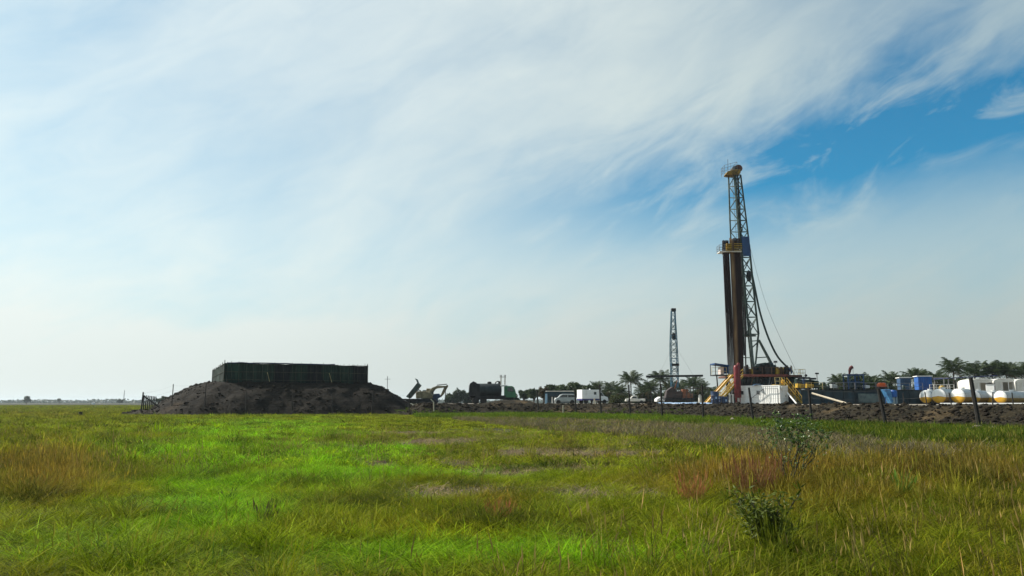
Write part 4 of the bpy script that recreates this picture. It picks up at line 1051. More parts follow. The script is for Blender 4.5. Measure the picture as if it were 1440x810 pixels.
shaker(1131.5, 115.5, 'dark green machine standing behind the yellow shakers', M_DGREEN, 2.6, 1.5)
shaker(1143.5, 115.5, 'dark green machine behind the shakers near the lamp mast', M_DGREEN, 1.4, 1.4)
shaker(1172, 114.5, 'small pale machine on the mud tank left of the blue frame', M_SILVER, 0.8, 0.7)
shaker(1218, 115, 'small white machine on the mud tank right of the blue frame', M_WHITE, 0.7, 0.6)
# dark upright pump between the shakers
b = Vector((gx(1131, 112.7, TZ), 112.7, TZ)); t = thing('upright_pump', 'dark upright pump with round head between the yellow shakers', 'pump', b)
mb = MB(); mb.lathe([(0.30, 0), (0.30, 0.1), (0.16, 0.15), (0.16, 1.0), (0.22, 1.05), (0.22, 1.3), (0.1, 1.4)], 12); mb.build('pump_body', M_BARREL, t, smooth_=True)
mb = MB(); mb.bar((0.3, 0, 1.0), (0.33, 0, 1.85), 0.04, n=6); mb.lathe([(0.03, 1.7), (0.2, 1.8), (0.2, 2.0), (0.03, 2.1)], 10, Matrix.Translation((0.33, 0, 0))); mb.build('lamp', M_DARK, t, smooth_=True)
# lamp mast
b = on(1151, 118, PAD_Z); t = thing('lamp_mast', 'slim lamp mast with flat head right of the rig platform', 'lamp', b); h = at(1151, 526, 118).z - PAD_Z
mb = MB(); mb.bar((0, 0, 0), (0, 0, h), 0.05, n=7); mb.build('pole', M_BEAM, t); mb = MB(); mb.box((0, -0.05, h + 0.08), (0.45, 0.3, 0.22)); mb.build('lamp_head', M_DARK, t); mb = MB(); mb.box((0, -0.02, h - 1.3), (0.3, 0.2, 0.4)); mb.build('junction_box', M_BEAM, t)
# blue steel frame with windsock
b = Vector((gx(1196, 115, TZ), 115, TZ)); t = thing('steel_frame_tower', 'dark blue steel frame tower on the mud tank under the windsock', 'frame', b)
for x in (-0.6, 0.4, 1.6):
    for y in (-0.8, 0.8): mb = MB(); mb.bar((x, y, -0.1), (x, y, 2.05), 0.14); mb.build('post', M_BLUE, t)
for y in (-0.8, 0.8):
    for z in (1.0, 2.0): mb = MB(); mb.bar((-0.7, y, z), (1.7, y, z), 0.12); mb.build('beam', M_BLUE, t)
mb = MB(); mb.box((0.5, 0, 0.75), (1.1, 1.2, 1.3)); mb.build('hopper', M_TEAL, t, bevel=0.08); mb = MB(); mb.box((0.5, 0, 2.12), (2.6, 1.9, 0.06)); mb.build('roof_sheet', M_BLUE, t)
b = on(1202.5, 117, PAD_Z); t = thing('windsock', 'limp dark red windsock on a slim pole above the blue frame', 'windsock', b); h = at(1202, 516, 117).z - PAD_Z
mb = MB(); mb.bar((0, 0, 0), (0, 0, h + 0.1), 0.03, n=6); mb.build('pole', M_GREY, t)
mb = MB(); mb.tube([(-0.05, 0, h), (-0.30, 0, h - 0.12), (-0.48, 0, h - 0.45), (-0.52, 0, h - 0.75), (-0.60, 0, h - 1.05)], [0.27, 0.25, 0.21, 0.17, 0.11], 10); mb.build('sock', M_SOCK, t, smooth_=True)
# orange covered motor, blue hopper, slanting pipe
b = Vector((gx(1240, 114.5, TZ), 114.5, TZ)); t = thing('covered_motor', 'bright orange covered motor on top of the mud tank', 'motor', b)
mb = MB(); mb.prism([(-0.55, 0.3), (-0.5, 0.75), (-0.2, 0.95), (0.5, 0.85), (0.6, 0.3)], -0.4, 0.4); mb.build('cover', M_ORANGE, t, bevel=0.06); mb = MB(); mb.box((0, 0, 0.15), (1.2, 0.9, 0.3)); mb.build('base', M_DARK, t)
b = on(1252, 111, PAD_Z); t = thing('blue_hopper', 'light blue steel hopper and chute beside the mud tanks', 'hopper', b)
mb = MB(); mb.prism([(-0.95, 2.0), (-0.1, 2.05), (0.2, 0.3), (-0.1, 0.1)], -0.6, 0.6); mb.build('chute', mat('hopper_blue', (0.06, 0.22, 0.42), (0.03, 0.10, 0.22), 0.5), t, bevel=0.04)
mb = MB(); mb.lathe([(0.25, 0.9), (0.45, 1.0), (0.45, 1.75), (0.3, 1.95)], 14, Matrix.Translation((0.55, 0, 0))); mb.build('drum', M_SKYBLUE, t, smooth_=True)
for x in (-0.6, 0.1, 0.8): mb = MB(); mb.bar((x, 0, 0), (x, 0, 1.0), 0.09); mb.build('leg', M_BLUE, t)
mb = MB(); a_, b_ = at(1142, 553, 111.5), on(1190, 106, PAD_Z + 0.12); mb.tube([a_, a_.lerp(b_, 0.5), b_], 0.13, 8); tag(mb.build('slanting_pipe', M_PALEPOST, smooth_=True), 'long pale pipe slanting from the mud tank to the ground', 'pipe')
mb = MB(); a_, b_ = at(1107, 552, 112), on(1120, 110, PAD_Z + 0.08); mb.bar(a_, b_, 0.10, n=8); tag(mb.build('white_prop', M_WHITE), 'white pipe propped at the foot of the yellow stairs', 'pipe')
# drums by the ramp, blue tarpaulin, canopy
for px, Y, r_, h_, lb in ((1005.5, 113, 0.55, 1.75, 'large dark blue drum under the yellow ramp'), (1014, 114, 0.45, 1.1, 'middle dark drum at the foot of the yellow ramp'), (1019.5, 113, 0.5, 1.0, 'dark drum nearest the red vessel')):
    b = on(px, Y, PAD_Z); t = thing('fluid_drum', lb, 'drum', b, group='drums below the ramp')
    mb = MB(); mb.lathe([(r_ * .95, 0), (r_, 0.03), (r_, h_ * .33), (r_ * 1.04, h_ * .35), (r_, h_ * .37), (r_, h_ * .64), (r_ * 1.04, h_ * .66), (r_, h_ * .68), (r_, h_), (r_ * .9, h_ + 0.02)], 16); mb.build('drum_body', M_BARREL, t, smooth_=True)
    mb = MB(); mb.box((0.05, -r_ - 0.01, h_ * 0.5), (0.22, 0.03, 0.3)); mb.build('drum_label', M_TARP, t)
for px, lb in ((1026.5, 'left pale upright pipe between drums and red vessel'), (1031, 'right pale upright pipe between drums and red vessel')):
    b = on(px, 115, PAD_Z); mb = MB(); mb.lathe([(0.16, 0), (0.13, 0.05), (0.13, 1.3), (0.17, 1.32), (0.17, 1.4)], 10, Matrix.Translation(b)); tag(mb.build('upright_pipe', M_CREAM, smooth_=True), lb, 'pipe', 'short upright pipes')
V = []; p0, p1 = on(928, 104.5, PAD_Z), on(1003, 104.5, PAD_Z); nx, ny = 40, 7
mb = MB()
for j in range(ny):
    for i in range(nx):
        p = p0.lerp(p1, i / (nx - 1)); V.append((p.x, p.y + j * 0.9, PAD_Z + 0.03 + 0.22 * abs(float(fbm(i / 4, j / 2, 7, 3))) + (0.16 * math.sin(math.pi * j / (ny - 1)) if 0 < j < ny - 1 else 0)))
Fq = [(j * nx + i, j * nx + i + 1, (j + 1) * nx + i + 1, (j + 1) * nx + i) for j in range(ny - 1) for i in range(nx - 1)]
mb.add(V, Fq); tag(mb.build('ground_tarpaulin', M_TARP, smooth_=True), 'long crumpled blue white tarpaulin on the pad edge left of the rig', 'tarpaulin')
b = on(984, 128, PAD_Z); t = thing('open_canopy', 'low dark flat canopy on posts left of the yellow ramp', 'canopy', b); h = at(984, 546, 128).z - PAD_Z
mb = MB(); mb.prism([(-1.9, h - 0.15), (-1.9, h - 0.05), (1.9, h + 0.12), (1.9, h)], -1.6, 1.6); mb.build('roof', M_DARK, t)
for x in (-1.7, 1.7):
    for y in (-1.4, 1.4): mb = MB(); mb.bar((x, y, 0), (x, y, h - 0.08), 0.09); mb.build('post', M_DARK, t)
mb = MB(); mb.lathe([(0.2, 0), (0.25, 0.1), (0.25, 1.25), (0.12, 1.45), (0.06, 1.5)], 14, Matrix.Translation(on(984.5, 127, PAD_Z + 0.02))); tag(mb.build('gas_bottle', M_CREAM, smooth_=True), 'tall pale gas cylinder under the dark canopy', 'cylinder')

# storage tanks: white above, ochre below, ends towards the left
def storage_tank(label, px, py, rpx, Y, length):
    c = at(px, py, Y); r_ = rpx * Y / F_PX * 1.0; c.z = PAD_Z + r_ + 0.12
    d = Vector((0.80, 0.60, 0)); t = thing('storage_tank', label, 'tank', Vector((c.x, c.y, PAD_Z)), ang(d), 'white and ochre storage tanks')
    n = 28; CAP = [(0.02, -0.13), (0.5, -0.115), (0.85, -0.07), (0.97, 0.0), (1.0, 0.07)]; prof = [(1.0, 0.071), (1.0, length - 0.05), (0.95, length + 0.03), (0.78, length + 0.11), (0.45, length + 0.19), (0.05, length + 0.22)]
    split = -0.16
    M_BODY_SHADE = mat('tank_body_shade_grey', (0.50, 0.51, 0.50), (0.40, 0.40, 0.38), 0.6, scale=0.8, stretch=(1, 1, 1)); M_BODY_SHADE2 = mat('tank_body_shade_ochre', (0.34, 0.20, 0.02), (0.24, 0.13, 0.015), 0.6)  # bodies coloured darker than the sunlit ends: shade put into the paint
    mb = MB(); mb.lathe([(r_ * 0.995, 0.07), (r_ * 1.03, 0.07), (r_ * 1.03, 0.16), (r_ * 0.995, 0.16)], 28, Matrix.Translation((0, 0, r_ + 0.12)) @ Matrix.Rotation(R(90), 4, 'Y')); mb.build('end_ring', M_GREY, t)
    up_, dn_ = (math.asin(split), math.pi - math.asin(split)), (math.pi - math.asin(split), 2 * math.pi + math.asin(split))
    for nm, m, (lo, hi), pr in (('upper_shell', M_BODY_SHADE, up_, prof), ('lower_shell', M_BODY_SHADE2, dn_, prof), ('upper_end', M_WHITE, up_, CAP), ('lower_end', M_OCHRE, dn_, CAP)):
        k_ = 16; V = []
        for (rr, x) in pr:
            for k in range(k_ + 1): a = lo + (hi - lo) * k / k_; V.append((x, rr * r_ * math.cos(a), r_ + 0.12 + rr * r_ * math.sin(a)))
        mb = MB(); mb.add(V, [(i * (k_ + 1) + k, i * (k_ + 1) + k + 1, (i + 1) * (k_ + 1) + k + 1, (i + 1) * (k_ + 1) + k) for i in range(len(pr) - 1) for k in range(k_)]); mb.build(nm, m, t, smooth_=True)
    for x in (length * 0.15, length * 0.85): mb = MB(); mb.box((x, 0, 0.2), (0.3, r_ * 1.3, 0.4)); mb.build('saddle', M_DARK, t)
    mb = MB(); mb.lathe([(0.28, 0), (0.28, 0.16), (0.33, 0.17), (0.33, 0.22)], 12, Matrix.Translation((length * 0.5, 0, 2 * r_ + 0.08))); mb.build('manhole', M_WHITE, t)
storage_tank('leftmost white and ochre storage tank', 1302, 558.5, 9.0, 114, 2.6)
storage_tank('second storage tank from the left with long white body', 1320, 558.5, 10.0, 110, 3.0)
storage_tank('third storage tank from the left, round end clear of others', 1347, 558.5, 10.0, 109, 3.0)
storage_tank('storage tank partly behind the tall leaning fence post', 1369.5, 559, 8.8, 110, 3.2)
storage_tank('fifth storage tank from the left, mostly hidden by the next', 1391, 560, 8.2, 111, 3.0)
storage_tank('rightmost storage tank with long shaded body', 1407, 560, 8.6, 107, 7.5)
mb = MB(); p, q = on(1322, 103.5, PAD_Z + 0.06), on(1470, 99, PAD_Z + 0.06); mb.bar(p, q, 0.10, n=8); tag(mb.build('ground_pipe', M_WHITE), 'thin white pipe lying along the pad in front of the tanks', 'pipe')

# arched white marquees
def marquee(label, px, Y, wpx, ytop):
    b = on(px, Y, PAD_Z); w = wpx * Y / F_PX; h = at(px, ytop, Y).z - PAD_Z; t = thing('marquee', label, 'tent', b, R(-8), 'white arched marquees behind the tanks')
    D = 5.0; n = 12; eave = h - w * 0.17
    V = []
    for y in (0, D):
        for k in range(n + 1): a = math.pi * k / n; V.append((-w / 2 * math.cos(a), y, eave + (h - eave) * math.sin(a) ** 0.8))
    V2 = [(x * 1.01, y, z + 0.04) for x, y, z in V]
    mb = MB(); f1 = [(k, k + 1, n + 2 + k, n + 1 + k) for k in range(n)]; mb.add(V, f1); mb.add(V2, f1); mb.add([V[k] for k in range(n + 1)], [tuple(range(n + 1))]); mb.build('roof', M_CREAM, t, smooth_=False)
    for sx in (-1, 1): mb = MB(); mb.box((sx * w / 2, D / 2, eave / 2), (0.05, D, eave)); mb.build('side_wall', M_CREAM, t)
    mb = MB(); mb.box((0, D, eave / 2), (w - 0.1, 0.05, eave)); mb.build('back_wall', M_CREAM, t)
    for x in (-w / 2 + 0.08, -w / 6, w / 6, w / 2 - 0.08): mb = MB(); mb.bar((x, 0.05, 0), (x, 0.05, eave), 0.08); mb.build('pole', M_WHITE, t)
    mb = MB(); mb.box((-w / 4, 0.12, eave * 0.5), (w * 0.34, 0.05, eave)); mb.build('front_flap', M_CREAM, t)
marquee('white arched marquee left behind the tanks', 1384, 134, 33, 532.5)
marquee('white arched marquee in the middle behind the tanks', 1415.5, 133, 29, 532.5)
marquee('white arched marquee cut by the right picture edge', 1446, 132, 29, 533)
b = on(1395, 126, PAD_Z); t = thing('white_cabin', 'small white cabin in front of the arched marquees', 'cabin', b, R(-38)); h = at(1395, 540, 126).z - PAD_Z
mb = MB(); mb.box((0, 0, h / 2), (1.15, 1.3, h)); mb.build('walls', M_WHITE, t, bevel=0.03); mb = MB(); mb.box((0.60, 0, h * 0.5), (0.05, 0.8, h * 0.85)); mb.build('door', mat('cabin_door', (0.32, 0.24, 0.22), (0.25, 0.18, 0.17), 0.7), t); mb = MB(); mb.prism([(-0.7, h), (0, h + 0.22), (0.7, h)], -0.75, 0.75); mb.build('roof', M_DARK, t)
b = on(1428, 124, PAD_Z); t = thing('folding_table', 'white topped table with yellow box before the middle marquee', 'table', b)
mb = MB(); mb.box((-0.9, 0, 1.9), (3.0, 1.2, 0.08)); mb.build('table_top', M_WHITE, t)
for x in (-2.2, 0.4): mb = MB(); mb.bar((x, 0, 0), (x, 0, 1.86), 0.12); mb.build('leg', M_DARK, t)
mb = MB(); mb.box((0.5, -0.5, 1.3), (0.9, 0.5, 0.45)); mb.build('yellow_box', M_YEL, t, bevel=0.05)
# navy canopy roof
b = on(1368, 142, PAD_Z); t = thing('navy_canopy', 'wide low canopy with navy blue roof before the palms', 'canopy', b); h = at(1368, 531, 142).z - PAD_Z
mb = MB(); mb.prism([(-5.2, h - 0.25), (-5.2, h - 0.1), (3.6, h + 0.4), (3.6, h + 0.2)], -2, 3); mb.build('roof', M_NAVY, t)
for x in (-5.0, -1, 3.3):
    for y in (-1.8, 2.8): mb = MB(); mb.bar((x, y, 0), (x, y, h), 0.12); mb.build('post', M_GREY, t)
mb = MB(); p0 = Vector((-6.5, -2.2, h - 0.05)); mb.bar((-10.5, -2, h - 0.05), (-5.3, -2, h - 0.08), 0.14); mb.bar((-10.4, -2, 0), (-10.4, -2, h), 0.12); mb.bar((-5.9, -2, 0), (-5.9, -2, h), 0.12); mb.build('side_frame', M_GREY, t)
# blue storage cabins
def blue_cabin(label, px0, px1, Y, ytop, dark_right):
    b = on(px0, Y, PAD_Z); w = (px1 - px0) * Y / F_PX; h = at(px0, ytop, Y).z - PAD_Z; t = thing('blue_cabin', label, 'cabin', b, R(-14), 'blue cabins behind the mud tanks')
    MW = M_SKYBLUE if dark_right else mat('faded_blue', (0.025, 0.075, 0.16), (0.02, 0.045, 0.09), 0.6); mb = MB(); mb.box((w / 2, 1.3, h / 2), (w, 2.6, h)); mb.build('walls', MW, t, bevel=0.03)
    for k in range(6): mb = MB(); mb.box((w * (k + 0.5) / 6, -0.03, h / 2), (0.08, 0.06, h * 0.92)); mb.build('rib', MW, t)
    mb = MB(); mb.box((w / 2, 1.3, h + 0.06), (w + 0.3, 2.9, 0.12)); mb.build('roof', M_WHITE, t)
    mb = MB(); mb.box((w + 0.03, 1.3, h * 0.45), (0.05, 1.0, h * 0.85)); mb.build('door', M_BLUE, t)
blue_cabin('bright blue cabin with white roof above the leftmost tank', 1293.5, 1311, 126, 529.5, True)
blue_cabin('blue cabin with white roof further left above the mud tank', 1268, 1282, 134, 531.5, False)
b = on(1315, 124, PAD_Z); t = thing('skid_frame', 'pale rail frame around a yellow engine behind the tanks', 'engine', b); z0 = at(1315, 549, 124).z - PAD_Z
mb = MB()
for x in (0, 1.05, 2.1, 3.15):
    mb.bar((x, 0, 0), (x, 0, z0 + 0.95), 0.07); mb.bar((x, 1.2, 0), (x, 1.2, z0 + 0.95), 0.07)
for hh in (0.1, 0.5, 0.9):
    for y in (0, 1.2): mb.bar((0, y, z0 + hh), (3.15, y, z0 + hh), 0.06)
mb.build('rails', M_CREAM, t)
mb = MB(); mb.prism([(1.2, z0), (1.2, z0 + 0.5), (1.5, z0 + 0.8), (1.9, z0 + 0.6), (2.05, z0)], 0.2, 1.0); mb.build('engine', M_YEL, t, bevel=0.05); mb = MB(); mb.box((1.6, 0.6, z0 - 0.06), (3.2, 1.3, 0.1)); mb.build('deck', M_DARK, t)

# ------------------------------------------------------------------ workover mast with cross beam
WY = 165.0
b = on(948, WY, PAD_Z); wm = thing('lattice_mast', 'slender blue lattice mast with long cross beam among the palms', 'mast', b)
L2 = [(437, 944.5, 949.5), (455, 944.2, 950.5), (472, 943.8, 951.8), (488, 943.7, 952.6), (504, 944.0, 953.4), (516, 944.6, 953.8), (528, 945.0, 954.0), (545, 945.2, 954.4)]
lv2 = []
for y, xl, xr in L2:
    l, r_ = at(xl, y, WY), at(xr, y, WY); w = (r_ - l).length; lv2.append((l, r_, r_ + Vector((0, w, 0)), l + Vector((0, w, 0))))
for c in range(4):
    mb = MB()
    for k in range(len(lv2) - 1): mb.bar(lv2[k][c], lv2[k + 1][c], 0.15)
    mb.build('chord', M_BOOMBL, wm, world=True)
for a, b_ in ((0, 1), (1, 2), (2, 3), (3, 0)):
    for k in range(len(lv2) - 1):
        n = 2
        for j in range(n):
            def P(c, t): return lv2[k][c].lerp(lv2[k + 1][c], t)
            mb = MB(); mb.bar(P(a, j / n), P(b_, (j + 1) / n) if (j + k) % 2 else P(b_, j / n), 0.08); mb.build('brace', M_BOOMBL if (k + j) % 3 else M_GREENLT, wm, world=True)
            mb = MB(); mb.bar(P(b_, j / n), P(a, (j + 1) / n), 0.08); mb.build('brace', M_GREENLT if k % 2 else M_BOOMBL, wm, world=True)
mb = MB(); mb.box(at(947, 436, WY + 0.4), (0.95, 0.9, 0.7)); mb.build('mast_head', M_DARK, wm, world=True, bevel=0.06)
mb = MB(); mb.box(at(949, 513, WY + 0.6), (1.55, 1.4, 0.45)); mb.build('collar', M_DARK, wm, world=True)
mb = MB(); mb.lathe([(0.1, -0.8), (0.42, -0.5), (0.42, 0.5), (0.1, 0.8)], 10, Matrix.Translation(at(947.5, 473, WY + 0.5))); mb.build('hoist_block', M_DARK, wm, world=True)
e0, e1 = at(908.5, 529.5, WY - 1), at(988.5, 528.3, WY - 1)
mb = MB(); mb.bar(e0, e1, 0.28, 0.42); mb.build('cross_beam', M_DARK, wm, world=True)
mb = MB(); mb.bar(e0 + Vector((0.3, 0, 0)), e0 + Vector((0.3, 0, -1.2)), 0.06); mb.build('drop_chain', M_DARK, wm, world=True)
for p, q in (((943.5, 492), (926, 528)), ((953, 492), (975, 528))):
    mb = MB(); mb.bar(at(p[0], p[1], WY), at(q[0], q[1], WY - 1), 0.022, n=4); mb.build('guy_wire', M_GREY, wm, world=True)

# ------------------------------------------------------------------ vehicles
def wheel(parent, x, y, r, w=0.28):
    mb = MB(); mb.lathe([(r * 0.55, -w / 2), (r * 0.92, -w / 2), (r, -w * 0.3), (r, w * 0.3), (r * 0.92, w / 2), (r * 0.55, w / 2)], 16, Matrix.Translation((x, y, r)) @ Matrix.Rotation(R(90), 4, 'X')); t = mb.build('wheel', M_TYRE, parent, smooth_=True)
    mb = MB(); mb.lathe([(0.05, -w * 0.42), (r * 0.56, -w * 0.42), (r * 0.56, w * 0.42), (0.05, w * 0.42)], 12, Matrix.Translation((x, y, r)) @ Matrix.Rotation(R(90), 4, 'X')); mb.build('rim', M_GREY, t)
def axle(parent, x, r, half, w=0.28):
    for s_ in (-1, 1): wheel(parent, x, s_ * half, r, w)

def truck_cab(parent, x, m, w=2.3, h=2.0, z=0.95, roof=None):
    """forward control cab, front towards +x"""
    mb = MB(); mb.prism([(x, z), (x, z + h * .96), (x + 0.25, z + h), (x + 1.15, z + h), (x + 1.45, z + h * 0.93), (x + 1.75, z + h * 0.48), (x + 1.82, z + h * .40), (x + 1.82, z)], -w / 2, w / 2); cab = mb.build('cab', m, parent, bevel=0.06)
    for s_ in (-1, 1): mb = MB(); mb.prism([(x + 0.55, z + h * .52), (x + 0.55, z + h * .88), (x + 1.28, z + h * .88), (x + 1.52, z + h * .52)], s_ * (w / 2 + 0.005) - 0.012, s_ * (w / 2 + 0.005) + 0.012); mb.build('side_window', M_GLASS, cab)
    M_ = Matrix.Translation((x + 1.635, 0, z + h * .70)) @ Matrix.Rotation(math.atan2(0.30, h * .45) * -1, 4, 'Y'); mb = MB(); mb.box((0, 0, 0), (0.04, w * .84, h * .40), M=M_); mb.build('windscreen', M_GLASS, cab)
    for s_ in (-1, 1): mb = MB(); mb.box((x + 1.83, s_ * w * .36, z + 0.28), (0.06, 0.3, 0.2)); mb.build('headlight', M_CREAM, cab)
    mb = MB(); mb.box((x + 1.80, 0, z - 0.12), (0.2, w * .98, 0.28)); mb.build('bumper', M_DARK, cab)
    return cab

# dump truck tipping towards the mound
b = on(588, 128, PAD_Z); t = thing('dump_truck', 'dump truck with its grey green bed tipped up beside the mound', 'truck', b); t.scale = (0.82, 0.82, 0.82)
mb = MB(); mb.box((0.2, 0, 0.85), (6.4, 0.9, 0.3)); mb.build('chassis', M_DARK, t)
truck_cab(t, 0.9, M_BEDGRN, h=1.7)
for x in (-1.9, -0.8, 1.9): axle(t, x, 0.5, 0.98)
TP = Matrix.Translation((-1.5, 0, 1.15)) @ Matrix.Rotation(R(-50), 4, 'Y')
bed = MB(); bed.prism([(-0.1, 0), (-0.2, 0.25), (-0.3, 0.72), (3.2, 0.80), (3.15, 0.05), (2.9, 0)], -1.2, -1.08, TP); bed.prism([(-0.1, 0), (-0.2, 0.25), (-0.3, 0.72), (3.2, 0.80), (3.15, 0.05), (2.9, 0)], 1.08, 1.2, TP)
bed.prism([(-0.1, 0), (3.1, 0), (3.1, 0.12), (-0.1, 0.12)], -1.08, 1.08, TP); bed.prism([(3.02, 0.12), (3.14, 0.12), (3.2, 0.80), (3.06, 0.80)], -1.08, 1.08, TP)
bd = bed.build('tipper_bed', M_BEDGRN, t)
mb = MB(); mb.prism([(3.1, 0.80), (3.22, 0.76), (3.55, 1.35), (3.5, 1.65), (3.38, 1.65), (3.40, 1.38)], -1.15, 1.15, TP); mb.build('cab_guard', M_BEDGRN, bd)
for k in range(5): mb = MB(); mb.box((0, 0, 0), (0.10, 0.08, 0.68), M=TP @ Matrix.Translation((0.2 + k * 0.68, -1.23, 0.40))); mb.build('bed_rib', M_BEDGRN, bd)
mb = MB(); mb.bar((-0.1, 0, 0.9), TP @ Vector((2.1, 0, 0)), 0.18, n=10); mb.build('tipping_ram', M_WHITE, t)
mb = MB(); mb.tube([(0.75, -0.9, 0.9), (0.78, -0.9, 2.0), (0.6, -0.9, 2.5), (0.1, -0.9, 2.75)], 0.09, 8); mb.build('exhaust_stack', M_DARK, t, smooth_=True)

# excavator
b = on(600.5, 116, PAD_Z); t = thing('excavator', 'tan excavator with raised boom beside the dump truck', 'excavator', b)
for s_ in (-1, 1):
    mb = MB(); P_ = [(-1.5, 0.35), (-1.35, 0.06), (-1.1, 0), (1.1, 0), (1.35, 0.06), (1.5, 0.35), (1.35, 0.62), (1.1, 0.7), (-1.1, 0.7), (-1.35, 0.62)]; mb.prism(P_, s_ * 1.0 - 0.25, s_ * 1.0 + 0.25); mb.build('track', M_DARK, t)
mb = MB(); mb.prism([(-1.5, 0.8), (-1.55, 1.7), (-1.1, 1.85), (0.5, 1.75), (0.9, 1.2), (0.9, 0.8)], -1.1, 1.1); bd = mb.build('upper_body', M_TAN, t, bevel=0.07)
mb = MB(); mb.prism([(-0.15, 1.2), (-0.15, 2.25), (0.55, 2.25), (0.85, 1.7), (0.85, 1.2)], 0.15, 1.12); cb = mb.build('cab', M_TAN, t, bevel=0.05)
mb = MB(); mb.prism([(0.0, 1.6), (0.0, 2.12), (0.5, 2.12), (0.72, 1.65)], 1.10, 1.14); mb.build('side_window', M_GLASS, cb)
def arm(P_, w, name, m):
    mb = MB(); mb.prism([(x, z) for x, z in P_], -w / 2, w / 2); return mb.build(name, m, t, bevel=0.03)
arm([(-0.2, 1.3), (0.7, 2.35), (1.4, 2.62), (2.75, 2.62), (2.85, 2.42), (1.5, 2.25), (1.0, 2.05), (0.3, 1.25)], 0.36, 'boom', M_TAN)
arm([(2.95, 2.80), (3.05, 2.55), (2.45, 1.45), (2.0, 0.95), (1.85, 1.05), (2.45, 2.4)], 0.28, 'stick', M_TAN)
arm([(2.05, 1.05), (1.75, 1.5), (1.0, 1.45), (0.75, 0.85), (1.0, 0.35), (1.7, 0.3), (1.55, 0.75)], 0.95, 'bucket', M_BARREL)
mb = MB(); mb.bar((1.4, 0, 2.72), (2.85, 0, 2.86), 0.07, n=8); mb.build('stick_ram', M_GREY, t); mb = MB(); mb.bar((0.5, 0, 1.3), (1.2, 0, 2.2), 0.08, n=8); mb.build('boom_ram', M_GREY, t)

# tanker lorry
b = on(690, 122, PAD_Z); t = thing('tanker_truck', 'dark tanker lorry with green cab standing behind the earth bank', 'truck', b)
mb = MB(); mb.box((0, 0, 0.85), (7.0, 0.9, 0.3)); mb.build('chassis', M_DARK, t)
for x in (-2.3, -1.1, 2.5): axle(t, x, 0.5, 1.0)
P_ = [(0.2, -3.35), (0.8, -3.3), (1.05, -3.1), (1.08, -2.6), (1.05, -1.6), (1.05, 1.35), (0.95, 1.55), (0.6, 1.65), (0.1, 1.68)]
mb = MB(); mb.lathe(P_, 20, Matrix.Translation((0, 0, 2.05)) @ Matrix.Rotation(R(90), 4, 'Y')); tk = mb.build('tank', mat('tanker_dark', (0.030, 0.038, 0.042), (0.016, 0.020, 0.022), 0.5, 0.2), t, smooth_=True)
mb = MB(); mb.prism([(-3.3, 1.2), (-3.15, 3.05), (-2.6, 3.42), (-2.1, 3.10), (-1.6, 2.95), (-1.6, 1.2)], -1.15, -0.95); mb.prism([(-3.3, 1.2), (-3.15, 3.05), (-2.6, 3.42), (-2.1, 3.10), (-1.6, 2.95), (-1.6, 1.2)], 0.95, 1.15); mb.build('rear_guard', M_DARK, t)
for x, h in ((-0.2, 0.28), (-2.5, 0.2)): mb = MB(); mb.lathe([(0.32, 0), (0.32, h), (0.22, h + 0.08)], 12, Matrix.Translation((x, 0, 3.02))); mb.build('hatch', M_DARK, tk)
mb = MB(); mb.tube([(0.7, 0, 3.0), (0.75, 0, 3.25), (1.0, 0, 3.42), (1.25, 0, 3.42)], 0.08, 7); mb.box((1.3, 0, 3.2), (0.32, 0.4, 0.5)); mb.build('suction_hose', M_DARK, tk)
mb = MB(); mb.box((0, -1.13, 1.05), (4.6, 0.1, 0.45)); mb.build('side_skirt', M_DARK, t)
truck_cab(t, 2.05, M_CABGRN, h=1.75)
mb = MB(); mb.box((2.05, 0, 2.78), (1.05, 2.2, 0.22)); mb.build('sun_visor_roof', M_WHITE, t, bevel=0.04)

# silver van
b = on(795, 114, PAD_Z); t = thing('silver_van', 'silver minivan with sloping nose facing left on the pad', 'van', b, R(180))
mb = MB(); mb.prism([(-1.5, 0.3), (-1.55, 0.95), (-1.4, 1.30), (-1.0, 1.42), (0.45, 1.42), (0.75, 1.30), (1.15, 0.92), (1.5, 0.80), (1.56, 0.55), (1.52, 0.3)], -0.72, 0.72); bd = mb.build('body', M_SILVER, t, bevel=0.06)
for s_ in (-1, 1):
    mb = MB(); mb.prism([(-1.3, 0.95), (-1.2, 1.28), (-0.35, 1.32), (-0.35, 0.95)], s_ * 0.724 - 0.01, s_ * 0.724 + 0.01); mb.build('side_window', M_GLASS, bd)
    mb = MB(); mb.prism([(-0.25, 0.95), (-0.25, 1.32), (0.42, 1.32), (0.85, 0.95)], s_ * 0.724 - 0.01, s_ * 0.724 + 0.01); mb.build('side_window', M_GLASS, bd)
    mb = MB(); mb.box((1.53, s_ * 0.5, 0.66), (0.06, 0.26, 0.14)); mb.build('headlight', M_WHITE, bd)
mb = MB(); mb.box((0, 0, 0), (0.03, 1.2, 0.55), M=Matrix.Translation((0.965, 0, 1.13)) @ Matrix.Rotation(R(-47), 4, 'Y')); mb.build('windscreen', M_GLASS, bd)
for x in (-0.95, 1.0): axle(t, x, 0.30, 0.66, 0.2)
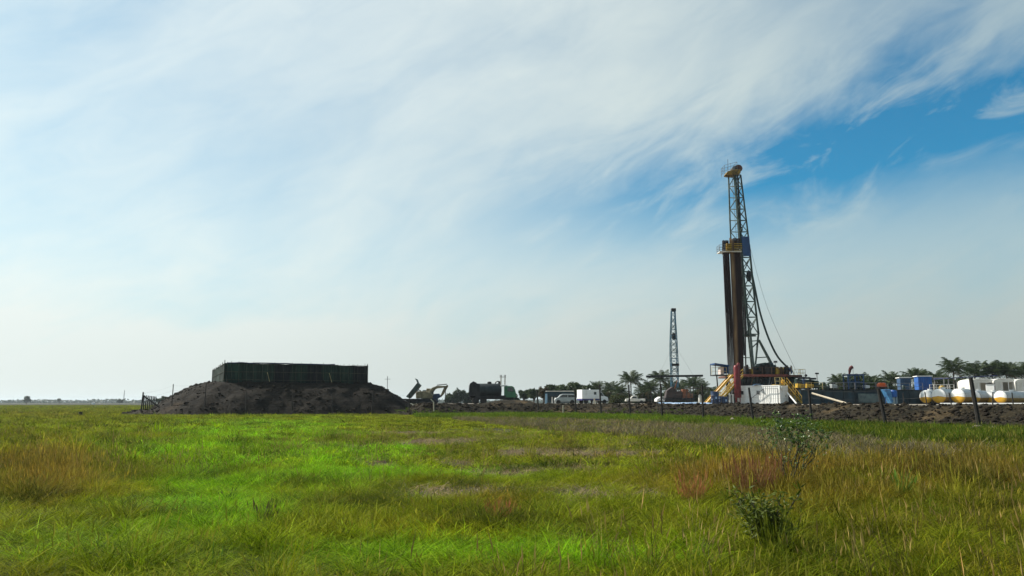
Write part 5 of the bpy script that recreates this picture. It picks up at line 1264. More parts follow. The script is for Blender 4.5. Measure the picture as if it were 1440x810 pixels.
# box truck with white body
b = on(828, 121, PAD_Z); t = thing('box_truck', 'white box truck with dark blue skirt and nose to the right', 'truck', b, R(22))
mb = MB(); mb.box((-0.1, 0, 1.45), (2.9, 1.75, 1.35)); bd = mb.build('box_body', M_WHITE, t, bevel=0.03)
mb = MB(); mb.box((-0.1, 0, 0.66), (2.9, 1.75, 0.22)); mb.build('skirt', mat('skirt_blue', (0.05, 0.05, 0.20), (0.03, 0.03, 0.12), 0.6), t)
for x in (0.65,): mb = MB(); mb.box((x, -0.885, 1.6), (0.42, 0.03, 0.42)); mb.build('side_window', M_GLASS, bd)
mb = MB(); mb.lathe([(0.12, 0), (0.12, 0.12), (0.02, 0.2)], 10, Matrix.Translation((0.2, 0, 2.12))); mb.build('roof_vent', M_WHITE, bd)
mb = MB(); mb.prism([(1.38, 0.45), (1.38, 1.85), (1.75, 1.85), (2.25, 1.2), (2.85, 1.0), (2.95, 0.6), (2.9, 0.45)], -0.82, 0.82); cb = mb.build('cab', M_WHITE, t, bevel=0.05)
mb = MB(); mb.box((0, 0, 0), (0.03, 1.35, 0.68), M=Matrix.Translation((2.02, 0, 1.54)) @ Matrix.Rotation(R(-37.5), 4, 'Y')); mb.build('windscreen', M_GLASS, cb)
for s_ in (-1, 1): mb = MB(); mb.prism([(1.5, 1.2), (1.5, 1.72), (1.78, 1.72), (2.15, 1.2)], s_ * .824 - .01, s_ * .824 + .01); mb.build('side_window', M_GLASS, cb)
for x in (-0.9, 2.25): axle(t, x, 0.34, 0.75, 0.22)
# white pickup and white car further back
def car(label, px, Y, rz, m, pickup):
    b = on(px, Y, PAD_Z); t = thing('pickup_truck' if pickup else 'white_car', label, 'car', b, rz)
    if pickup:
        mb = MB(); mb.prism([(-2.1, 0.45), (-2.1, 1.0), (-0.5, 1.0), (-0.4, 1.62), (0.55, 1.62), (1.0, 1.08), (1.95, 0.98), (2.1, 0.45)], -0.85, 0.85)
    else:
        mb = MB(); mb.prism([(-2.1, 0.4), (-2.05, 0.95), (-1.3, 1.42), (0.2, 1.45), (1.0, 0.98), (1.95, 0.85), (2.1, 0.4)], -0.82, 0.82)
    bd = mb.build('body', m, t, bevel=0.06)
    for s_ in (-1, 1): mb = MB(); mb.prism([(-0.35, 1.08), (-0.32, 1.5), (0.45, 1.5), (0.8, 1.08)] if pickup else [(-1.3, 1.0), (-1.1, 1.36), (0.15, 1.38), (0.7, 1.0)], s_ * (0.855 if pickup else 0.825) - .01, s_ * (0.855 if pickup else 0.825) + .01); mb.build('side_window', M_GLASS, bd)
    for x in (-1.3, 1.35): axle(t, x, 0.34, 0.76, 0.22)
car('cream white pickup truck parked before the palms', 893, 168, R(175), M_CREAM, True)
car('small white car half hidden near the lattice mast', 935, 172, R(10), M_WHITE, False)
# orange brown carrier under the lattice mast
b = on(955, WY - 3, PAD_Z); t = thing('rig_carrier', 'orange brown rig carrier truck under the lattice mast', 'truck', b)
mb = MB(); mb.box((0, 0, 0.9), (6.0, 2.2, 0.4)); mb.build('chassis', M_DARK, t)
for x in (-2.2, -1.0, 2.0): axle(t, x, 0.5, 1.0)
mb = MB(); mb.prism([(-2.9, 1.1), (-2.6, 2.6), (-1.4, 3.4), (-0.6, 2.4), (0.4, 2.6), (0.5, 1.1)], -1, 1); mb.build('engine_house', mat('carrier_dark', (0.05, 0.03, 0.025), (0.025, 0.02, 0.02), 0.7), t, bevel=0.06)
mb = MB(); mb.prism([(0.6, 1.1), (0.6, 2.9), (1.6, 2.9), (1.9, 2.1), (2.6, 2.0), (2.6, 1.1)], -1, 1); mb.build('cab', M_ORBRN, t, bevel=0.06); mb = MB(); mb.bar((-1.0, 0, 2.4), (-0.2, 0, 4.8), 0.18); mb.build('raising_ram', M_ORBRN, t)
# dark site shelter behind the van
b = on(786, 126, PAD_Z); t = thing('site_shelter', 'dark walled site shelter with pale roof edge behind the silver van', 'shelter', b); h = at(786, 550.5, 126).z - PAD_Z
mb = MB(); mb.box((0.2, 1.5, h * 0.55), (4.6, 0.12, h * 0.9)); mb.build('back_wall', M_TEAL, t)
mb = MB(); mb.box((0.2, 0.0, h * 0.80), (4.7, 0.10, h * 0.36)); mb.build('front_curtain', M_TEAL, t)
mb = MB(); mb.box((0.3, 0.75, h + 0.05), (4.6, 2.0, 0.10)); mb.build('roof', M_CREAM, t)
for x in (-2.1, -0.9, 0.9, 2.5): mb = MB(); mb.bar((x, -0.02, 0), (x, -0.02, h * 0.62), 0.10); mb.build('post', M_DARK, t)
mb = MB(); mb.box((-2.0, -0.1, h * 0.42), (0.35, 0.06, h * 0.8)); mb.build('blue_curtain', mat('curtain_blue', (0.30, 0.48, 0.62), (0.2, 0.34, 0.46), 0.7), t)
for x in (-1.0, -0.55): mb = MB(); mb.box((x, 0.6, h * 0.3), (0.22, 0.3, h * 0.5)); mb.build('white_locker', M_WHITE, t)
# pair of poles behind the tanker
b = on(707, 145, PAD_Z); t = thing('pole_pair', 'pair of tall pale poles with cross arm behind the tanker', 'poles', b); h = at(707, 529, 145).z - PAD_Z
for x in (-0.35, 0.38):
    mb = MB(); mb.tube([(x, 0, 0), (x, 0, h * 0.6), (x + 0.03, 0, h)], [0.12, 0.10, 0.08], 8); mb.build('pole', mat('pole_wood', (0.20, 0.17, 0.12), (0.12, 0.10, 0.07), 0.85, scale=4), t)
    for dx in (-0.12, 0.12): mb = MB(); mb.lathe([(0.04, 0), (0.08, 0.06), (0.05, 0.12), (0.08, 0.18), (0.03, 0.26)], 8, Matrix.Translation((x + dx, 0, h - 0.02))); mb.build('insulator', M_DARK, t)
mb = MB(); mb.bar((-0.6, 0.12, h - 0.15), (0.6, 0.12, h - 0.15), 0.10); mb.build('cross_arm', M_GREY, t)
b = on(544, 190, 0); t = thing('power_pole', 'thin distant power pole seen above the mound shoulder', 'pole', b); h = at(544, 529, 190).z
mb = MB(); mb.bar((0, 0, 0), (0, 0, h), 0.07, n=6); mb.build('pole', M_GREY, t); mb = MB(); mb.bar((-0.7, 0, h - 0.7), (0.7, 0, h - 0.7), 0.08); mb.build('cross_arm', M_GREY, t)
# spoil heap behind the bank under the tanker
hx, hy = np.meshgrid(np.linspace(on(668, 116, 0).x, on(762, 116, 0).x, 60), np.linspace(113, 119, 16))
hh = PAD_Z - 0.05 + 0.62 * np.clip(1 - ((hy - 116) / 2.8) ** 2, 0, 1) * smooth(0, 4.0, hx - hx.min()) * smooth(0, 2.5, hx.max() - hx) + fbm(hx / 0.8, hy / 0.8, 77, 3) * 0.25
o = grid_mesh('spoil_heap', hx, hy, hh, M_BERM); tag(o, 'low dark spoil heap on the pad in front of the tanker', kind='structure')
# ------------------------------------------------------------------ trees
M_BARK = mat('palm_bark', (0.075, 0.062, 0.05), (0.04, 0.035, 0.03), 0.9, scale=5)
M_FROND = leaf_mat('palm_frond', (0.018, 0.036, 0.014), (0.042, 0.062, 0.018), 0.25)
M_FRONDB = leaf_mat('old_frond', (0.085, 0.065, 0.026), (0.12, 0.09, 0.04), 0.2)
M_LEAF = leaf_mat('tree_leaf', (0.018, 0.034, 0.013), (0.046, 0.070, 0.020), 0.28)
M_LEAFY = leaf_mat('tree_leaf_olive', (0.030, 0.040, 0.009), (0.06, 0.068, 0.016), 0.3)
M_LEAFR = leaf_mat('tree_leaf_russet', (0.045, 0.028, 0.016), (0.05, 0.05, 0.018), 0.25)
def frond_mesh(seed, L, droop, m):
    r = np.random.default_rng(seed); V, Fc, B = [], [], []
    n = 15
    def P(t): return np.array([L * (t - 0.16 * droop * t ** 2), 0, L * (0.34 * t - (0.28 + 0.55 * droop) * t * t)])
    for i in range(n + 1):
        t = i / n; c = P(t); V += [(c[0], -0.035, c[2]), (c[0], 0.035, c[2])]; B += [0.8, 0.8]
    for i in range(n): Fc.append((2 * i, 2 * i + 1, 2 * i + 3, 2 * i + 2))
    for i in range(1, n):
        t = i / n; c = P(t); ll = L * 0.42 * math.sin(math.pi * (0.15 + 0.82 * t)) ** 0.7
        for s in (-1, 1):
            ln = ll * r.uniform(0.8, 1.15); dr = r.uniform(0.35, 0.75); o = len(V); w = 0.15
            tip = c + np.array([ln * 0.5, s * ln * 0.75, -ln * dr]); mid = c + np.array([ln * 0.28, s * ln * 0.45, -ln * dr * 0.25])
            V += [tuple(c + np.array([-w * .4, 0, 0])), tuple(c + np.array([w * .4, 0, 0])), tuple(mid + np.array([w / 2, 0, 0])), tuple(mid - np.array([w / 2, 0, 0])), tuple(tip)]
            B += [float(r.uniform())] * 5; Fc += [(o, o + 1, o + 2, o + 3), (o + 3, o + 2, o + 4)]
    return raw_mesh('frond', V, Fc, m, B)
FR = [frond_mesh(s, 3.4, d, M_FROND) for s, d in ((1, 0.15), (2, 0.45), (3, 0.75), (4, 1.0))] + [frond_mesh(9, 2.8, 1.35, M_FRONDB)]
def palm(px, ytop, Y, label, lean=0.0, k=1.0, zb=None, n=22):
    zb = PAD_Z * 0 if zb is None else zb
    b = on(px, Y, zb); h = max(at(px, ytop, Y).z - zb - 1.5 * k, 2.0); r = random.Random(int(px * 10))
    t = thing('coconut_palm', label, 'palm', b, 0, 'coconut palms behind the pad')
    lx, ly = lean * h * 0.15, r.uniform(-.3, .3)
    mb = MB(); mb.tube([(0, 0, -0.2), (lx * 0.15, ly * .2, h * 0.35), (lx * 0.5, ly * .5, h * 0.7), (lx, ly, h)], [0.22 * k, 0.15 * k, 0.13 * k, 0.12 * k], 7); mb.build('trunk', M_BARK, t, smooth_=True)
    for i in range(n):
        a = i * 2.399 + r.uniform(-.25, .25); u = i / n
        me = FR[min(3, int(u * 4))] if i < n - 2 else FR[4]
        o = bpy.data.objects.new('frond', me); col.objects.link(o); o.parent = t
        o.location = (lx, ly, h - 0.15 * u); o.rotation_euler = (r.uniform(-.2, .2), -R(70) * (1 - u) ** 0.9 + R(8) * u, a)
        s = k * r.uniform(0.85, 1.1) * (0.75 + 0.25 * min(1, u * 3)); o.scale = (s, s, s)
palms = [
    (839, 540, 205, 'small palm rising behind the nose of the white box truck', 0, .95), (858, 541, 210, 'palm right of the white box truck', .3, .95), (873, 545, 200, 'low palm between box truck and the tallest left palm', -.3, .9),
    (888, 527, 205, 'tallest palm left of the lattice mast beam', 0, 1.2), (903, 544, 215, 'low palm above the cream pickup', .3, .9), (917, 540, 200, 'palm below the left end of the cross beam', -.3, 1.1),
    (929, 526, 205, 'palm whose crown pokes over the cross beam left of the mast', 0, 1.1), (941, 540, 212, 'palm just left of the lattice mast foot', .2, 1.0), (958, 539, 210, 'palm just right of the lattice mast foot', -.1, 1.05),
    (975, 534, 205, 'palm below the right end of the cross beam', .2, 1.1), (988, 540, 215, 'palm above the dark flat canopy', 0, .9), (1003, 547, 200, 'low palm behind the yellow ramp', .2, .8),
    (1180, 530, 165, 'thin palm left of the windsock', .1, .75), (1192, 533, 190, 'small palm behind the blue frame tower', 0, .9), (1214, 529, 175, 'palm right of the blue frame tower', 0, .9), (1230, 531, 180, 'palm left of the orange motor', .2, .85),
    (1256, 527, 172, 'brownish palm between orange motor and blue cabin', -.1, .9), (1268, 530, 180, 'small palm just left of the left blue cabin', 0, .8), (1289, 523, 170, 'palm rising between the two blue cabins', .1, .9),
    (1299, 525, 178, 'palm above the bright blue cabin', 0, .9), (1318, 527, 172, 'palm right of the bright blue cabin', .2, .95), (1345, 511, 165, 'big palm left of the navy canopy', 0, 1.15),
    (1374, 515, 172, 'palm above the navy canopy', .1, 1.15), (1401, 514, 170, 'palm above the left marquee', 0, 1.1), (1420, 514, 168, 'wide palm above the middle marquee', .1, 1.15), (1440, 516, 172, 'palm at the right picture edge', 0, 1.2), (1330, 533, 185, 'low palm behind the pale rail frame', 0, .9)]
for px, yt, Y, lb, ln, k in palms: palm(px, yt, Y, lb, ln, k)

def leaf_crown(seed, rx, ry, rz, n, size, m, lumps=9, flat=0.0):
    """leaf clumps on the shells of many lobes, with gaps"""
    r = np.random.default_rng(seed); V, Fc, B = [], [], []
    C = []
    for i in range(lumps):
        a = r.uniform(0, 6.283); d = math.sqrt(r.uniform(0, 0.8)); z = r.uniform(-0.6, 0.75)
        C.append((d * math.cos(a) * rx * .75, d * math.sin(a) * ry * .75, z * rz * .8, r.uniform(0.30, 0.52)))
    for i in range(n):
        cx, cy, cz, cr_ = C[r.integers(len(C))]
        d = r.normal(size=3); d /= np.linalg.norm(d); q = r.uniform(0.55, 1.08)
        p = np.array([cx, cy, cz]) + d * np.array([rx, ry, rz]) * cr_ * q
        if flat and p[2] < -rz * flat: p[2] = -rz * flat + r.uniform(0, .2) * rz
        a = r.normal(size=3); a /= np.linalg.norm(a); b = np.cross(a, d + r.normal(size=3) * 0.5); b /= (np.linalg.norm(b) + 1e-6)
        s = size * r.uniform(0.5, 1.4); o = len(V); rb = float(np.clip(r.uniform(), 0, 1))
        V += [tuple(p - a * s), tuple(p + b * s * .45), tuple(p + a * s), tuple(p - b * s * .45)]; B += [rb] * 4; Fc.append((o, o + 1, o + 2, o + 3))
    return V, Fc, B
def tree(name, label, px, ytop, ybot, wpx, Y, m, seed, n=900, cat='tree', group=None, zb=0.0, size=None, flat=0.55, upright=False):
    b = on(px, Y, zb); H = at(px, ytop, Y).z - zb; rx = wpx / 2 * Y / F_PX; t = thing(name, label, cat, b, group=group)
    rz_ = min(H * 0.48, max(rx * 0.75, H * 0.33)) if not upright else H * 0.47
    cz_ = H - rz_
    mb = MB(); r = random.Random(seed); mb.tube([(0, 0, -0.1), (0.03 * H * r.uniform(-1, 1), 0, H * 0.3), (0, 0, cz_)], [0.045 * H, 0.032 * H, 0.02 * H], 7)
    for k in range(5):
        a = k * 1.257 + r.uniform(-.3, .3); mb.tube([(0, 0, H * 0.28), (math.cos(a) * rx * .3, math.sin(a) * rx * .3, cz_ * 0.9), (math.cos(a) * rx * .6, math.sin(a) * rx * .6, cz_ + rz_ * r.uniform(0, .5))], [0.022 * H, 0.014 * H, 0.006 * H], 5)
    mb.build('trunk', M_BARK, t, smooth_=True)
    V, Fc, B = leaf_crown(seed, rx, rx, rz_, int(n * 1.5), size or rx * 0.19, m, flat=flat, lumps=13)
    o = bpy.data.objects.new('crown', raw_mesh('crown', [(x, y, z + cz_) for x, y, z in V], Fc, m, B)); col.objects.link(o); o.parent = t
G1, G2 = 'broad trees behind the pad', 'distant trees on the plain'
tree('shade_tree', 'wide low tree behind the dark site shelter', 784, 539, 565, 36, 190, M_LEAF, 3, 1500, group=G1)
tree('shade_tree', 'small russet tree at the left end of the site shelter', 765, 543, 565, 16, 185, M_LEAFR, 4, 800, group=G1)
tree('shade_tree', 'round domed green tree left of the white box truck', 817, 537, 565, 36, 192, M_LEAF, 5, 1800, group=G1)
tree('shade_tree', 'olive green bushy tree between dome tree and box truck', 832, 547, 566, 20, 180, M_LEAFY, 6, 900, group=G1)
tree('shade_tree', 'dark tree right of the green truck cab', 751, 544, 566, 20, 230, M_LEAF, 7, 900, group=G1)
tree('shade_tree', 'paler tree next to the green truck cab', 737, 547, 566, 18, 240, M_LEAF, 8, 700, group=G1)
tree('shade_tree', 'low olive tree right of the small palm and box truck', 866, 556, 566, 22, 175, M_LEAFY, 9, 700, group=G1)
tree('shade_tree', 'low dark tree between lamp mast and windsock', 1165, 537, 566, 24, 160, M_LEAF, 10, 900, group=G1)
tree('shade_tree', 'dark bushy tree just right of the lamp mast', 1157, 540, 566, 12, 150, M_LEAF, 11, 600, group=G1)
tree('shade_tree', 'dark tree behind the blue frame tower', 1205, 528, 566, 34, 165, M_LEAF, 12, 1400, group=G1)
tree('shade_tree', 'dark tree behind the orange motor', 1238, 533, 566, 36, 168, M_LEAF, 13, 1200, group=G1)
tree('shade_tree', 'dark tree mass left of the navy canopy', 1338, 532, 566, 40, 175, M_LEAF, 14, 1500, group=G1)
tree('shade_tree', 'dark tree behind the navy canopy', 1372, 531, 566, 40, 178, M_LEAF, 15, 1300, group=G1)
tree('shade_tree', 'dark tree behind the right marquees', 1415, 538, 566, 50, 176, M_LEAF, 16, 1500, group=G1)
tree('shade_tree', 'low dark tree behind the bright blue cabin', 1300, 536, 566, 40, 182, M_LEAF, 17, 1200, group=G1)
tree('shade_tree', 'dark tree crowding the foot of the palms left of the cross beam', 898, 549, 566, 40, 220, M_LEAF, 18, 1200, group=G1)
tree('shade_tree', 'dark tree low behind the lattice mast', 948, 552, 566, 50, 222, M_LEAF, 19, 1400, group=G1)
tree('shade_tree', 'dark tree low behind the yellow ramp', 1000, 550, 566, 36, 215, M_LEAF, 20, 900, group=G1)
for i, (px, yt, w, Y, lb) in enumerate([(848, 548, 26, 225, 'dark tree between the box truck and the next palm'), (872, 551, 26, 228, 'dark tree in the gap left of the tallest left palm'), (916, 552, 30, 224, 'dark tree under the left half of the cross beam'), (968, 552, 30, 226, 'dark tree under the right half of the cross beam'), (984, 548, 26, 218, 'dark tree behind the flat canopy and its posts'), (720, 553, 22, 260, 'hazy tree peeping over the green truck cab'), (1180, 540, 30, 175, 'dark tree behind the thin palm left of the windsock'), (1222, 536, 28, 172, 'dark tree between blue frame tower and orange motor'), (1258, 538, 26, 176, 'dark tree behind the brownish palm'), (1355, 538, 30, 182, 'dark tree behind the big palm'), (1392, 538, 30, 184, 'dark tree above the left marquee roof'), (1436, 538, 30, 182, 'dark tree at the right picture edge')]):
    tree('shade_tree', lb, px, yt, 566, w, Y, M_LEAF, 60 + i, 1100, group=G1)
for i, (px, yt, w, lb) in enumerate([(632, 553, 12, 'teal tree closest to the excavator arm'), (640, 549, 10, 'pointed teal tree left of the tallest one'), (645, 545, 10, 'tallest pointed teal tree left of the tanker'), (653, 547, 9, 'pointed teal tree right of the tallest one'), (658, 551, 12, 'teal tree touching the tanker tail'), (668, 554, 12, 'teal tree hidden behind the tanker tail')]):
    tree('conifer_tree', lb, px, yt, 566, w * 1.25, 330, M_LEAF, 30 + i, 1100, group='pointed trees left of the tanker', upright=True, flat=0)
tree('plain_tree', 'lone loose tree far out on the plain at left', 37, 556.5, 566, 13, 900, M_LEAF, 41, 500, group=G2, flat=0)
tree('plain_tree', 'small round tree far off below the thin tower', 168, 561, 566, 9, 900, M_LEAF, 42, 400, group=G2)
tree('plain_tree', 'tree showing between fence corner and mound slope', 232, 557, 567, 17, 420, M_LEAF, 43, 700, group=G2)
tree('plain_tree', 'small tree just left of the mound behind the fence', 222, 560, 567, 9, 400, M_LEAF, 44, 400, group=G2)
tree('plain_tree', 'tiny dark tree alone near the left treeline', 83, 560, 566, 6, 900, M_LEAF, 45, 250, group=G2)
b = on(174, 1500, 0); t = thing('radio_tower', 'thin lattice tower on the far left horizon', 'tower', b); h = at(174, 549, 1500).z
mb = MB()
for x, y in ((-1, -1), (1, -1), (0, 1)): mb.bar((x * 1.3, y * 1.3, 0), (x * 0.3, y * 0.3, h), 0.35)
for k in range(9):
    z = h * k / 9; w = 1.3 - k * 0.11; mb.bar((-w, -w, z), (w, -w, z + h / 9), 0.22); mb.bar((w, -w, z), (0, w, z + h / 9), 0.22)
mb.build('lattice', M_GREY, t)
mb = MB(); mb.lathe([(0.4, 0), (1.2, 0.5), (1.2, 0.9), (0.2, 1.0)], 10, Matrix.Translation((0, -0.6, h * 0.8))); mb.build('dish', M_WHITE, t)
b = on(131, 760, 0); t = thing('white_hut', 'tiny white hut far out on the left plain', 'hut', b)
mb = MB(); mb.box((0, 0, 0.8), (2.4, 2.0, 1.6)); mb.build('walls', M_WHITE, t); mb = MB(); mb.prism([(-1.4, 1.6), (0, 2.2), (1.4, 1.6)], -1.1, 1.1); mb.build('roof', M_CREAM, t)
# far-off woods on the horizon: one mass
V, Fc, B = [], [], []
r = np.random.default_rng(3)
for x in np.arange(-2400, 2400, 7.0):
    Y = 1900 + 120 * float(fbm(x / 300, 0.0, 3, 3)); hh = 7.0 + 9 * float(fbm(x / 60, 1.0, 5, 3)) + 5 * float(fbm(x / 14, 2.0, 6, 2)); hh = max(hh, 2.5)
    for k in range(34):
        p = np.array([x + r.normal(0, 6), Y + r.normal(0, 20), hh * r.uniform(0.0, 1.0) ** 1.4]); a = r.normal(size=3); a /= np.linalg.norm(a); b_ = np.cross(a, r.normal(size=3)); b_ /= np.linalg.norm(b_); s = 2.9; o = len(V)
        V += [tuple(p - a * s), tuple(p + b_ * s * .7), tuple(p + a * s), tuple(p - b_ * s * .7)]; B += [float(r.uniform())] * 4; Fc.append((o, o + 1, o + 2, o + 3))
o = bpy.data.objects.new('far_woodland', raw_mesh('far_woodland', V, Fc, M_LEAF, B)); col.objects.link(o); tag(o, 'low blue hazy woods along the far horizon', 'woods', kind='stuff')

# ------------------------------------------------------------------ foreground plants
M_BUSHLF = leaf_mat('bush_leaf', (0.040, 0.085, 0.010), (0.10, 0.165, 0.028), 0.3, rough=0.35, spec=0.35)
M_TWIG = mat('bush_twig', (0.055, 0.052, 0.024), (0.03, 0.028, 0.015), 0.9)
def shrub(name, label, b, targets, seed, hi_, narrow=False, leaf_m=None, ls=1.0):
    b.z = float(ground_h(b.x, b.y)); bu = thing(name, label, 'shrub', b)
    r = random.Random(seed); ends = []
    for tx, tz in targets:
        ty = r.uniform(-.35, .35); p = [Vector((r.uniform(-.04, .04), r.uniform(-.04, .04), -0.05))]
        for k in range(1, 6):
            u = k / 5; p.append(Vector((tx * u ** 1.2 + r.uniform(-.05, .05), ty * u + r.uniform(-.04, .04), tz * u + r.uniform(-.03, .03))))
        mb = MB(); mb.tube(p, [0.013, 0.011, 0.009, 0.007, 0.005, 0.003], 5); mb.build('stem', M_TWIG, bu); ends.append(p)
        for k in (2, 3, 4):
            sp = 0.28 if narrow else 1.0; q = p[k] + Vector((r.uniform(-.3, .3) * sp, r.uniform(-.2, .2) * sp, r.uniform(.08, .3) * (0.5 if narrow else 1))); mb = MB(); mb.tube([p[k], p[k].lerp(q, .5) + Vector((0, 0, .03)), q], [0.006, 0.004, 0.002], 4); mb.build('twig', M_TWIG, bu); ends.append([p[k], q])
    V, Fc, B = [], [], []
    rr = np.random.default_rng(8)
    LEAF = []
    for pth in ends:
        tip = pth[-1]; dens = (26 if tip.z > hi_ and tip.x > -0.2 else 12 if tip.z > hi_ else 4) if not narrow else 9
        for j in range(dens):
            c = pth[-2].lerp(tip, rr.uniform(0.35, 1.1)) + Vector(rr.normal(0, 0.045, 3)); LEAF.append(c)
    for i, c in enumerate(LEAF):
        a = rr.normal(size=3); a[2] *= 0.6; a /= np.linalg.norm(a); nn = np.cross(a, [0, 0, 1.0]) + rr.normal(size=3) * 0.3; nn /= np.linalg.norm(nn); up = np.cross(nn, a)
        L = rr.uniform(0.045, 0.095) * ls * (1.3 if narrow else 1); w = L * (0.16 if narrow else 0.30); c = np.array(c); o = len(V); rb = float(rr.uniform())
        V += [tuple(c), tuple(c + a * L * .4 + nn * w - up * .006), tuple(c + a * L), tuple(c + a * L * .4 - nn * w - up * .006), tuple(c + a * L * .45 + up * .008)]; B += [rb] * 5
        Fc += [(o, o + 1, o + 4), (o + 1, o + 2, o + 4), (o + 2, o + 3, o + 4), (o + 3, o, o + 4)]
    o = bpy.data.objects.new('leaves', raw_mesh('leaves', V, Fc, leaf_m or M_BUSHLF, B)); col.objects.link(o); o.parent = bu
targets = [(-0.55, 1.05), (-0.42, 1.20), (-0.12, 1.28), (0.28, 1.12), (0.42, 1.22), (0.55, 1.02), (0.18, 0.95), (-0.25, 0.9), (0.5, 0.75), (-0.05, 1.05), (0.30, 1.25), (0.62, 0.85)]
targets = [(x * 1.12, z * 1.18) for x, z in targets] + [(0.35, 1.38), (0.47, 1.30), (-0.1, 1.42)]

shrub('leafy_shrub', 'sparse leafy shrub with twisting bare stems rising from the tall grass', on(1112, 15.4, 0.0), targets, 4, 1.05)
M_WEEDLF = leaf_mat('weed_leaf', (0.040, 0.065, 0.005), (0.12, 0.15, 0.012), 0.4)
rw = random.Random(12)
shrub('weedy_shrub', 'low weedy shrub with upright dark stems in the right foreground', on(1084, 8.9, 0.0), [(rw.uniform(-.27, .27), rw.uniform(.30, .70)) for _ in range(24)], 14, 0.5, True, M_WEEDLF, 1.0)
def tussock(label, px, py_base, hpx, wpx, colr, n, seed, dry=0.3, broad=False):
    Y = CAM_Z * F_PX / (py_base - 566) ; b = on(px, Y, 0); b.z = float(ground_h(b.x, b.y)); h = hpx * Y / F_PX; w = wpx * Y / F_PX
    m = leaf_mat('tussock_blade', colr, tuple(v * k for v, k in zip(colr, (2.0, 1.55, 1.9))), 0.35)
    o = tuft('grass_tussock', n, h * 0.45, h * 1.12, w * 0.22, 0.016 if broad else 0.008, min(0.55 * w / h, 0.40), m, 4, dry, seed)
    o.location = b; col.objects.link(o); tag(o, label, 'grass tussock', 'tussocks standing out of the field')
tussock('dark green grass tussock low in the right foreground', 1090, 786, 84, 70, (0.060, 0.090, 0.005), 120, 71, 0.25, False)
tussock('bright narrow green clump right of the leafy shrub', 1270, 700, 50, 34, (0.055, 0.125, 0.010), 60, 74, 0.1, True)
tussock('reddish brown dry tussock left of the leafy shrub', 1062, 696, 60, 110, (0.105, 0.062, 0.022), 300, 72, 0.5)
tussock('orange brown dry tussock at centre right', 975, 702, 42, 70, (0.17, 0.095, 0.028), 160, 73, 0.5)
tussock('small rusty dry tussock at the middle of the field', 705, 728, 30, 60, (0.16, 0.085, 0.025), 110, 75, 0.5)
tussock('dark spiky tussock in the left green field', 370, 735, 40, 34, (0.040, 0.045, 0.012), 60, 76, 0.4)
tussock('small dark tussock near the bright green patch at left', 322, 703, 22, 36, (0.028, 0.042, 0.010), 60, 77, 0.2)
# near, middle and far growth; each kind one uncountable object
U = np.random.default_rng(5)
verge_parts, stub_parts, green_in = [], [], []
for rmin, rmax, dens, kind, seed in ((3.0, 20, 36, 'near', 1), (20, 44, 22, 'mid', 2), (44, 112, 8.0, 'far', 3)):
    x, y, px, py, c, h, cov, verge, stub = band(rmin, rmax, dens, seed)
    keep = U.uniform(size=len(x)) < cov
    base = keep & ~verge & ~stub
    tall = base & (U.uniform(size=len(x)) < np.clip((h - 0.24) * 3.5, 0, 0.5)) if kind == 'near' else np.zeros(len(x), bool)
    low = base & ~tall
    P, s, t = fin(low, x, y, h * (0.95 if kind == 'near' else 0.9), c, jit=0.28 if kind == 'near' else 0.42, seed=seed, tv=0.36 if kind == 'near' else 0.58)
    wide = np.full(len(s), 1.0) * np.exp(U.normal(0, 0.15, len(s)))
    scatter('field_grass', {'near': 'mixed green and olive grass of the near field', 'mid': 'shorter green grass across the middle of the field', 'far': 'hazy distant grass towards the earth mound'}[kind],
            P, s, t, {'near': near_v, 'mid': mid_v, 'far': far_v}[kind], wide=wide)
    if tall.any():
        P, s, t = fin(tall, x, y, h * 1.35, c * np.array([1.05, 0.98, 1.1]), seed=seed + 10)
        scatter('tall_seeding_grass', 'tall seeding grass of the near field', P, s, t, tall_v, wide=np.ones(len(s)))
    if verge.any():
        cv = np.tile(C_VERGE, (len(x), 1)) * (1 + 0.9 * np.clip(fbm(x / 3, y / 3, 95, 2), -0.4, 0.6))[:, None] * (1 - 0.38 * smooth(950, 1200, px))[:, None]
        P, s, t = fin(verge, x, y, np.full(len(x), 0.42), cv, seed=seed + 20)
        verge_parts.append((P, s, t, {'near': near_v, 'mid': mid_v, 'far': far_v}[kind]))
    us_ = U.uniform(size=len(x)); st_ = stub & (us_ < 0.68); gr_ = stub & (us_ > 0.72)
    if gr_.any():
        P, s, t = fin(gr_, x, y, np.full(len(x), 0.24), c * 0.85, jit=0.35, seed=seed + 40, tv=0.45); green_in.append((P, s, t))
    if st_.any():
        P, s, t = fin(st_, x, y, np.full(len(x), 0.34), np.tile(C_STUB, (len(x), 1)), seed=seed + 30)
        stub_parts.append((P, s, t))
for i, (P, s, t, v) in enumerate(verge_parts):
    scatter('verge_grass', ['lush green verge grass near the bank at right', 'lush green verge grass along the foot of the bank'][min(i, 1)], P, s, t, v, wide=np.ones(len(s)))
P, s, t = (np.concatenate([p[i] for p in green_in]) for i in range(3))
scatter('stubble_regrowth', 'green regrowth coming up through the grey stubble', P, s, t, mid_v, wide=np.full(len(s), 1.1))
P, s, t = (np.concatenate([p[i] for p in stub_parts]) for i in range(3))
scatter('grey_stubble', 'grey brown dead stubble in front of the green verge', P, s, t, stub_v, wide=np.ones(len(s)))
rb_ = np.random.default_rng(29); nb_ = 420
ib = rb_.integers(300, len(FOOT) - 260, nb_); jb = rb_.integers(0, 14, nb_)
Pb = np.stack([BX[ib, jb], BY[ib, jb], BZ[ib, jb]], -1); okb = fbm(Pb[:, 0] / 4, Pb[:, 1] / 4, 33, 2) > -0.02
